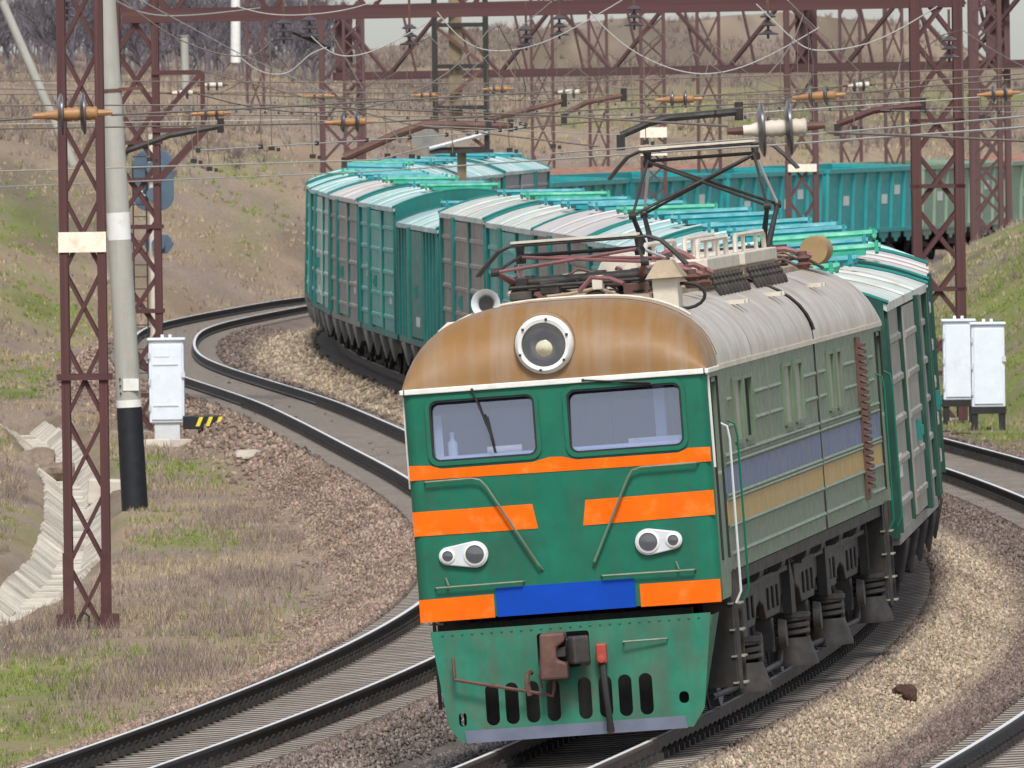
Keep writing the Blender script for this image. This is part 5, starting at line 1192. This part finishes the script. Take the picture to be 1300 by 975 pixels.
insulator('large pale insulator right above the raised collector', 985, 163, 104, 2, .2, -3, 'cream')
insulator('ochre twin disc insulator in the upper left middle', 444, 155, 198, 2, .14, -1)
insulator('ochre insulator right of centre above the boom with a drooping end', 862, 126, 215, 2, .14, -1)
insulator('ochre insulator to the upper right near the big column', 1040, 122, 190, 2, .14, -3)
insulator('ochre insulator at the right edge', 1268, 119, 230, 2, .14, -3)
insulator('small ochre insulator right of the left portal column', 268, 144, 255, 2, .13, -1)
insulator('small pale insulator behind the left portal column', 270, 108, 330, 2, .14, 0, 'cream')
insulator('small pale insulator beside the concrete pole', 232, 118, 320, 2, .15, 0, 'cream')
insulator('small pale insulator over the lilac wagons', 723, 117, 300, 2, .14, 0, 'cream')
insulator('tiny far insulator left of centre', 405, 122, 330, 2, .13, 0)
insulator('tiny far insulator beside the dark lattice frame', 541, 121, 330, 2, .13, 0)
insulator('tiny far insulator above the gap between teal gondolas', 1090, 108, 300, 2, .14, -2, 'cream')
insulator('tiny far insulator right of the dark lattice frame', 632, 113, 330, 2, .13, 0)
def wire(label, pts, r=.012, m='wire', sag=.0, name='wire'):
    P = [at(*p) for p in pts]; Q = []
    for i in range(len(P) - 1):
        for k in range(10 if sag else 3):
            t_ = k / (10 if sag else 3); q = P[i].lerp(P[i + 1], t_); q.z -= sag * 4 * t_ * (1 - t_); Q.append(q)
    Q.append(P[-1])
    o = MB().tube([q - P[0] for q in Q], r, 5).build(name, M[m], None, True); o.location = P[0]; return tag(o, label, 'wire')
def smooth_wire(label, pts, r, m, name='cable'):
    P = [at(*p) for p in pts]; n = len(P); t_ = np.arange(n, dtype=float); q = np.linspace(0, n - 1, (n - 1) * 8 + 1)
    X_ = [spline(t_, np.array([p[i] for p in P]), q) for i in range(3)]
    Q = [Vector((X_[0][i], X_[1][i], X_[2][i])) - P[0] for i in range(len(q))]
    o = MB().tube(Q, r, 5).build(name, M[m], None, True); o.location = P[0]; return tag(o, label, 'cable')
wire('contact wire lying on the raised collector', [(-20, 238, 300), (470, 218, 230), (860, 192, 160), (985, 184, 152), (1320, 160, 120)], .011, 'wirepale', 0, 'contact_wire')
wire('pale wire just above the contact wire', [(-20, 218, 240), (480, 203, 230), (545, 186, 225)], .012, 'wirepale')
wire('pale wire from the collector to the right edge', [(700, 195, 190), (1060, 168, 170), (1320, 146, 150)], .011, 'wirepale')
wire('dark wire held by the largest ochre insulator', [(-20, 154, 140), (60, 149, 128)], .012)
wire('dark wire leaving the largest insulator towards the right', [(140, 146, 128), (330, 137, 150), (700, 116, 200)], .011)
wire('dark wire above the ochre left middle insulator', [(-20, 134, 200), (330, 133, 200), (700, 147, 190), (925, 160, 108)], .011)
wire('dark wire from the left middle insulator across the wagons', [(-20, 164, 220), (400, 157, 198), (490, 155, 198), (780, 138, 205), (1180, 124, 215)], .012)
wire('wire from the pale insulator to the right edge', [(1050, 168, 104), (1150, 172, 110), (1320, 180, 118)], .012)
wire('wire right of the ochre upper right insulator', [(1066, 120, 190), (1170, 110, 200), (1320, 98, 215)], .012)
wire('wire left of the ochre upper right insulator', [(1005, 128, 190), (960, 135, 195), (640, 165, 230)], .012)
wire('thin far wire low over the hillside', [(-20, 120, 330), (400, 117, 330), (900, 121, 330), (1320, 112, 330)], .016)
wire('thin far wire through the small insulators', [(-20, 112, 320), (232, 118, 320), (540, 128, 330), (1000, 126, 330), (1320, 128, 330)], .014)
wire('thin wire above the hillside on the right', [(760, 130, 300), (1090, 108, 300), (1320, 92, 300)], .014)
wire('long thin wire just under the far girder', [(-20, 150, 280), (300, 146, 280), (640, 149, 280), (1000, 141, 280), (1320, 134, 280)], .012)
wire('pale thin wire low on the right', [(860, 150, 250), (1320, 118, 250)], .01, 'wirepale')
wire('pale thin wire low on the left', [(-20, 158, 260), (380, 152, 260), (800, 172, 240)], .008, 'wirepale')
smooth_wire('pale jumper cable hanging in a deep loop right of centre', [(748, 14, 240), (800, 62, 240), (880, 93, 240), (960, 78, 240), (1040, 35, 240)], .011, 'wirepale')
smooth_wire('pale jumper cable hanging in a shallow loop beneath the beam', [(960, 5, 230), (1010, 52, 230), (1045, 64, 230), (1110, 52, 230), (1190, 8, 230)], .011, 'wirepale')
smooth_wire('pale jumper cable at the left of centre', [(395, 46, 250), (430, 70, 250), (480, 62, 250), (540, 30, 250)], .011, 'wirepale')
smooth_wire('pale jumper cable loop beside the far post', [(300, 68, 260), (330, 90, 260), (365, 92, 260), (390, 72, 260), (415, 60, 260)], .011, 'wirepale')
smooth_wire('pale jumper cable in the middle of the beam', [(555, 15, 250), (600, 58, 250), (660, 62, 250), (720, 40, 250), (790, 0, 250)], .010, 'wirepale')
smooth_wire('pale jumper crossing the top left of the beam', [(300, 8, 270), (355, 19, 270), (430, 14, 270), (480, 0, 270)], .011, 'wirepale')
smooth_wire('dark cable swinging down at the top left', [(150, -5, 240), (210, 40, 240), (270, 66, 240), (320, 70, 240), (345, 50, 240)], .011, 'wire')
smooth_wire('thin cable strung from the concrete pole to the portal', [(146, 0, 248), (210, 20, 280), (330, 10, 300)], .014, 'wirepale')
wire('taut stay wire at the left of the beam', [(178, 0, 260), (300, 66, 300), (415, 118, 320)], .012, 'wirepale')
wire('taut pale stay wire near the second column', [(700, 2, 240), (560, 120, 300)], .010, 'wirepale')
wire('taut stay wire right of centre', [(1000, 0, 230), (1130, 130, 300)], .010, 'wirepale')
DROPS = sorted(((190, 165, 204), (246, 170, 206), (266, 168, 216), (397, 125, 200), (492, 150, 199), (523, 155, 200), (575, 130, 198), (647, 150, 192), (702, 150, 187), (905, 150, 182), (1085, 118, 164), (1247, 116, 150), (345, 35, 190), (820, 60, 182), (1006, 95, 170)))
ORD = 'first second third fourth fifth sixth seventh eighth ninth tenth eleventh twelfth thirteenth fourteenth fifteenth'.split()
for k, (x, y0, y1) in enumerate(DROPS):
    o = wire(f'thin vertical dropper wire with a small clamp, {ORD[k]} from the left', [(x - 3, y0, 235), (x, y1, 235)], .009, 'wire', 0, 'dropper_wire')
    o['group'] = 'dropper wires'
    c = at(x, y1, 235) - at(x - 3, y0, 235); MB().box(c + Vector((0, 0, .02)), (.1, .05, .07)).build('clamp', M['dark'], o); MB().box(c + Vector((.11, 0, .0)), (.06, .05, .06)).build('clamp', M['dark'], o)
# strings of bell insulators hung from the portal beams
for k, (x, y, D, lab) in enumerate(((360, 38, 300, 'dark bell insulator string hung left of the second column'), (393, 34, 300, 'dark bell insulator string hung beside the second column'), (668, 46, 300, 'dark bell insulator string hung right of the lattice frame'), (710, 32, 300, 'dark bell insulator string hung over the lilac wagons'),
        (520, 44, 300, 'dark bell insulator string left of the lattice frame'), (805, 20, 300, 'dark bell insulator string high over the raised collector'), (975, 30, 280, 'dark bell insulator string hung above the pale insulator'), (1205, 60, 280, 'dark bell insulator string on the big right column'), (85, 10, 330, 'dark bell insulator string at the top left corner'))):
    c = at(x, y, D); t = tag(empty('bell_insulator', c), lab, 'insulator', 'bell insulators')
    MB().cyl((0, 0, -.3), (0, 0, .75), .03, n=6).build('rod', M['brown'], t)
    for q in range(3): MB().lathe((0, 0, -.22 + q * .17), (0, 0, 1), [(.05, .0), (.15 + .05 * (q == 0), .0), (.16 + .05 * (q == 0), .025), (.09, .07), (.05, .1)], 16).build('bell', M['disc'], t, True)
wire('dark slanting pipe across the second column', [(372, 40, 300), (420, 60, 300)], .06, 'dark', 0, 'slant_pipe')
for k, (a_, lab) in enumerate(((((-20, 102, 300), (640, 106, 300), (1320, 86, 300)), 'thin wire level with the foot of the far girder'), (((250, 88, 260), (520, 158, 230), (760, 186, 200)), 'wire slanting down from the bracket towards the collector'),
        (((420, 40, 300), (470, 130, 290), (505, 175, 280)), 'zigzag cable down beside the lattice frame'), (((318, 60, 300), (352, 150, 290), (372, 196, 280)), 'cable dropping to the wire left of the second column'), (((1150, 40, 280), (1130, 150, 260)), 'cable dropping beside the big column'),
        (((640, 75, 300), (690, 160, 280)), 'cable slanting down over the pale roofs'), (((905, 60, 300), (880, 150, 280)), 'cable hanging over the raised collector'))):
    wire(lab, list(a_), .012, 'wire')
# overhead line of each track: contact wire, sagging messenger and its droppers, following the curve
def overhead(k, y0, y1, span, ph, label, zc=6.02):
    t = tag(empty('overhead_line'), label, 'overhead line'); cw, ms, dr = [], [], []
    for Y in np.arange(y0, y1 + .1, 3.0):
        p, r, a_, u = frame(k, float(Y)); f = ((Y - ph) / span) % 1.0; zz = .28 * math.sin(2 * math.pi * (Y - ph) / (2 * span)); r = Vector((r.x, r.y, 0))
        lo = Vector((p.x, p.y, p.z + zc)) + r * zz - Vector((.25, 0, 0)) * (k == 2); hi = Vector((lo.x, lo.y, lo.z + .35 + 1.15 * (2 * f - 1)**2)); cw.append(lo); ms.append(hi)
        if int((Y - y0) / 3) % 2 == 0: dr.append((lo, hi))
    MB().tube(cw, .0075, 5).build('contact_wire', M['wirepale'], t, True); MB().tube(ms, .0085, 5).build('messenger_wire', M['wire'], t, True)
    for lo, hi in dr:
        bar('dropper', lo, hi, .009, .009, M['wire'], t); bar('dropper_clip', lo - Vector((0, .06, 0)), lo + Vector((0, .06, 0)), .05, .05, M['dark'], t)
overhead(1, 150, 460, 56, 303, 'overhead line curving above the empty left track')
overhead(2, 176, 470, 56, 303, 'overhead line curving above the wagon train')
overhead(3, 150, 420, 56, 303, 'overhead line curving above the track beyond the train')
# registration arms: slanted pipes with a bent end
def arm(label, pts, r=.05, m='bogie'):
    P = [at(*p) for p in pts]; o = tag(empty('registration_arm', P[0]), label, 'arm')
    MB().tube([p - P[0] for p in P], r, 8).build('arm_tube', M[m], o, True)
    e = P[-1] - P[0]; MB().box(e + Vector((0, 0, -.1)), (.12, .1, .22)).build('arm_clamp', M['dark'], o); MB().cyl((0, 0, -.12), (0, 0, .14), .06, n=8).build('arm_joint', M['dark'], o)
arm('long brown registration arm rising to the dark lattice frame', [(648, 160, 290), (540, 158, 290), (505, 170, 290), (437, 200, 290)], .09, 'brown')
arm('dark registration arm with drooping end right of centre', [(938, 142, 200), (850, 150, 200), (825, 156, 200), (788, 172, 200)], .05, 'dark')
arm('red brown registration arm left of the big column', [(1172, 134, 260), (1110, 140, 260), (1063, 158, 260)], .06, 'mast')
arm('grey registration arm beside the left portal column', [(280, 160, 250), (215, 172, 250), (138, 200, 250)], .05, 'bogie')
arm('thin dark arm over the lilac wagons', [(792, 121, 280), (745, 130, 280), (716, 145, 280)], .05, 'brown')
arm('thin dark arm left of the small pale insulator', [(716, 128, 280), (660, 142, 280), (620, 152, 280)], .05, 'brown')

# ------------------------------------------------------------------ far wood on the hill: bare trees, one mass
V, F = [], []
def twig(p, d, L, r, depth):
    q = p + d * L; s = Vector((1, 0, 0)) * r; n = len(V)
    V.extend([p - s, p + s, q + s * .6, q - s * .6]); F.append((n, n + 1, n + 2, n + 3))
    s2 = Vector((0, 1, 0)) * r; n = len(V); V.extend([p - s2, p + s2, q + s2 * .6, q - s2 * .6]); F.append((n, n + 1, n + 2, n + 3))
    if depth == 0: return
    for _ in range(3 if depth > 1 else 4):
        nd = (d + Vector((random.uniform(-.9, .9), random.uniform(-.5, .5), random.uniform(-.2, .5)))).normalized()
        twig(p + d * L * random.uniform(.45, 1), nd, L * random.uniform(.6, .9), r * .68, depth - 1)
for k in range(300):
    D = random.uniform(640, 1000)
    px = random.uniform(-60, 430)
    x = at(px, 300, D).x; g0 = gz(x, D); hs = random.uniform(.4, 1.0)
    twig(Vector((x, D, g0 - .2)), Vector((random.uniform(-.1, .1), 0, 1)).normalized(), 2.0 * hs, .06, 4)
wood = link(bpy.data.objects.new('far_wood', np_mesh('far_wood', np.array([tuple(v) for v in V]), np.array(F), None, mat('bare_bark', (.125, .112, .128), .95, var=.25))))
tag(wood, 'dark bare wood on the hill at the top left', 'wood', None, 'stuff')
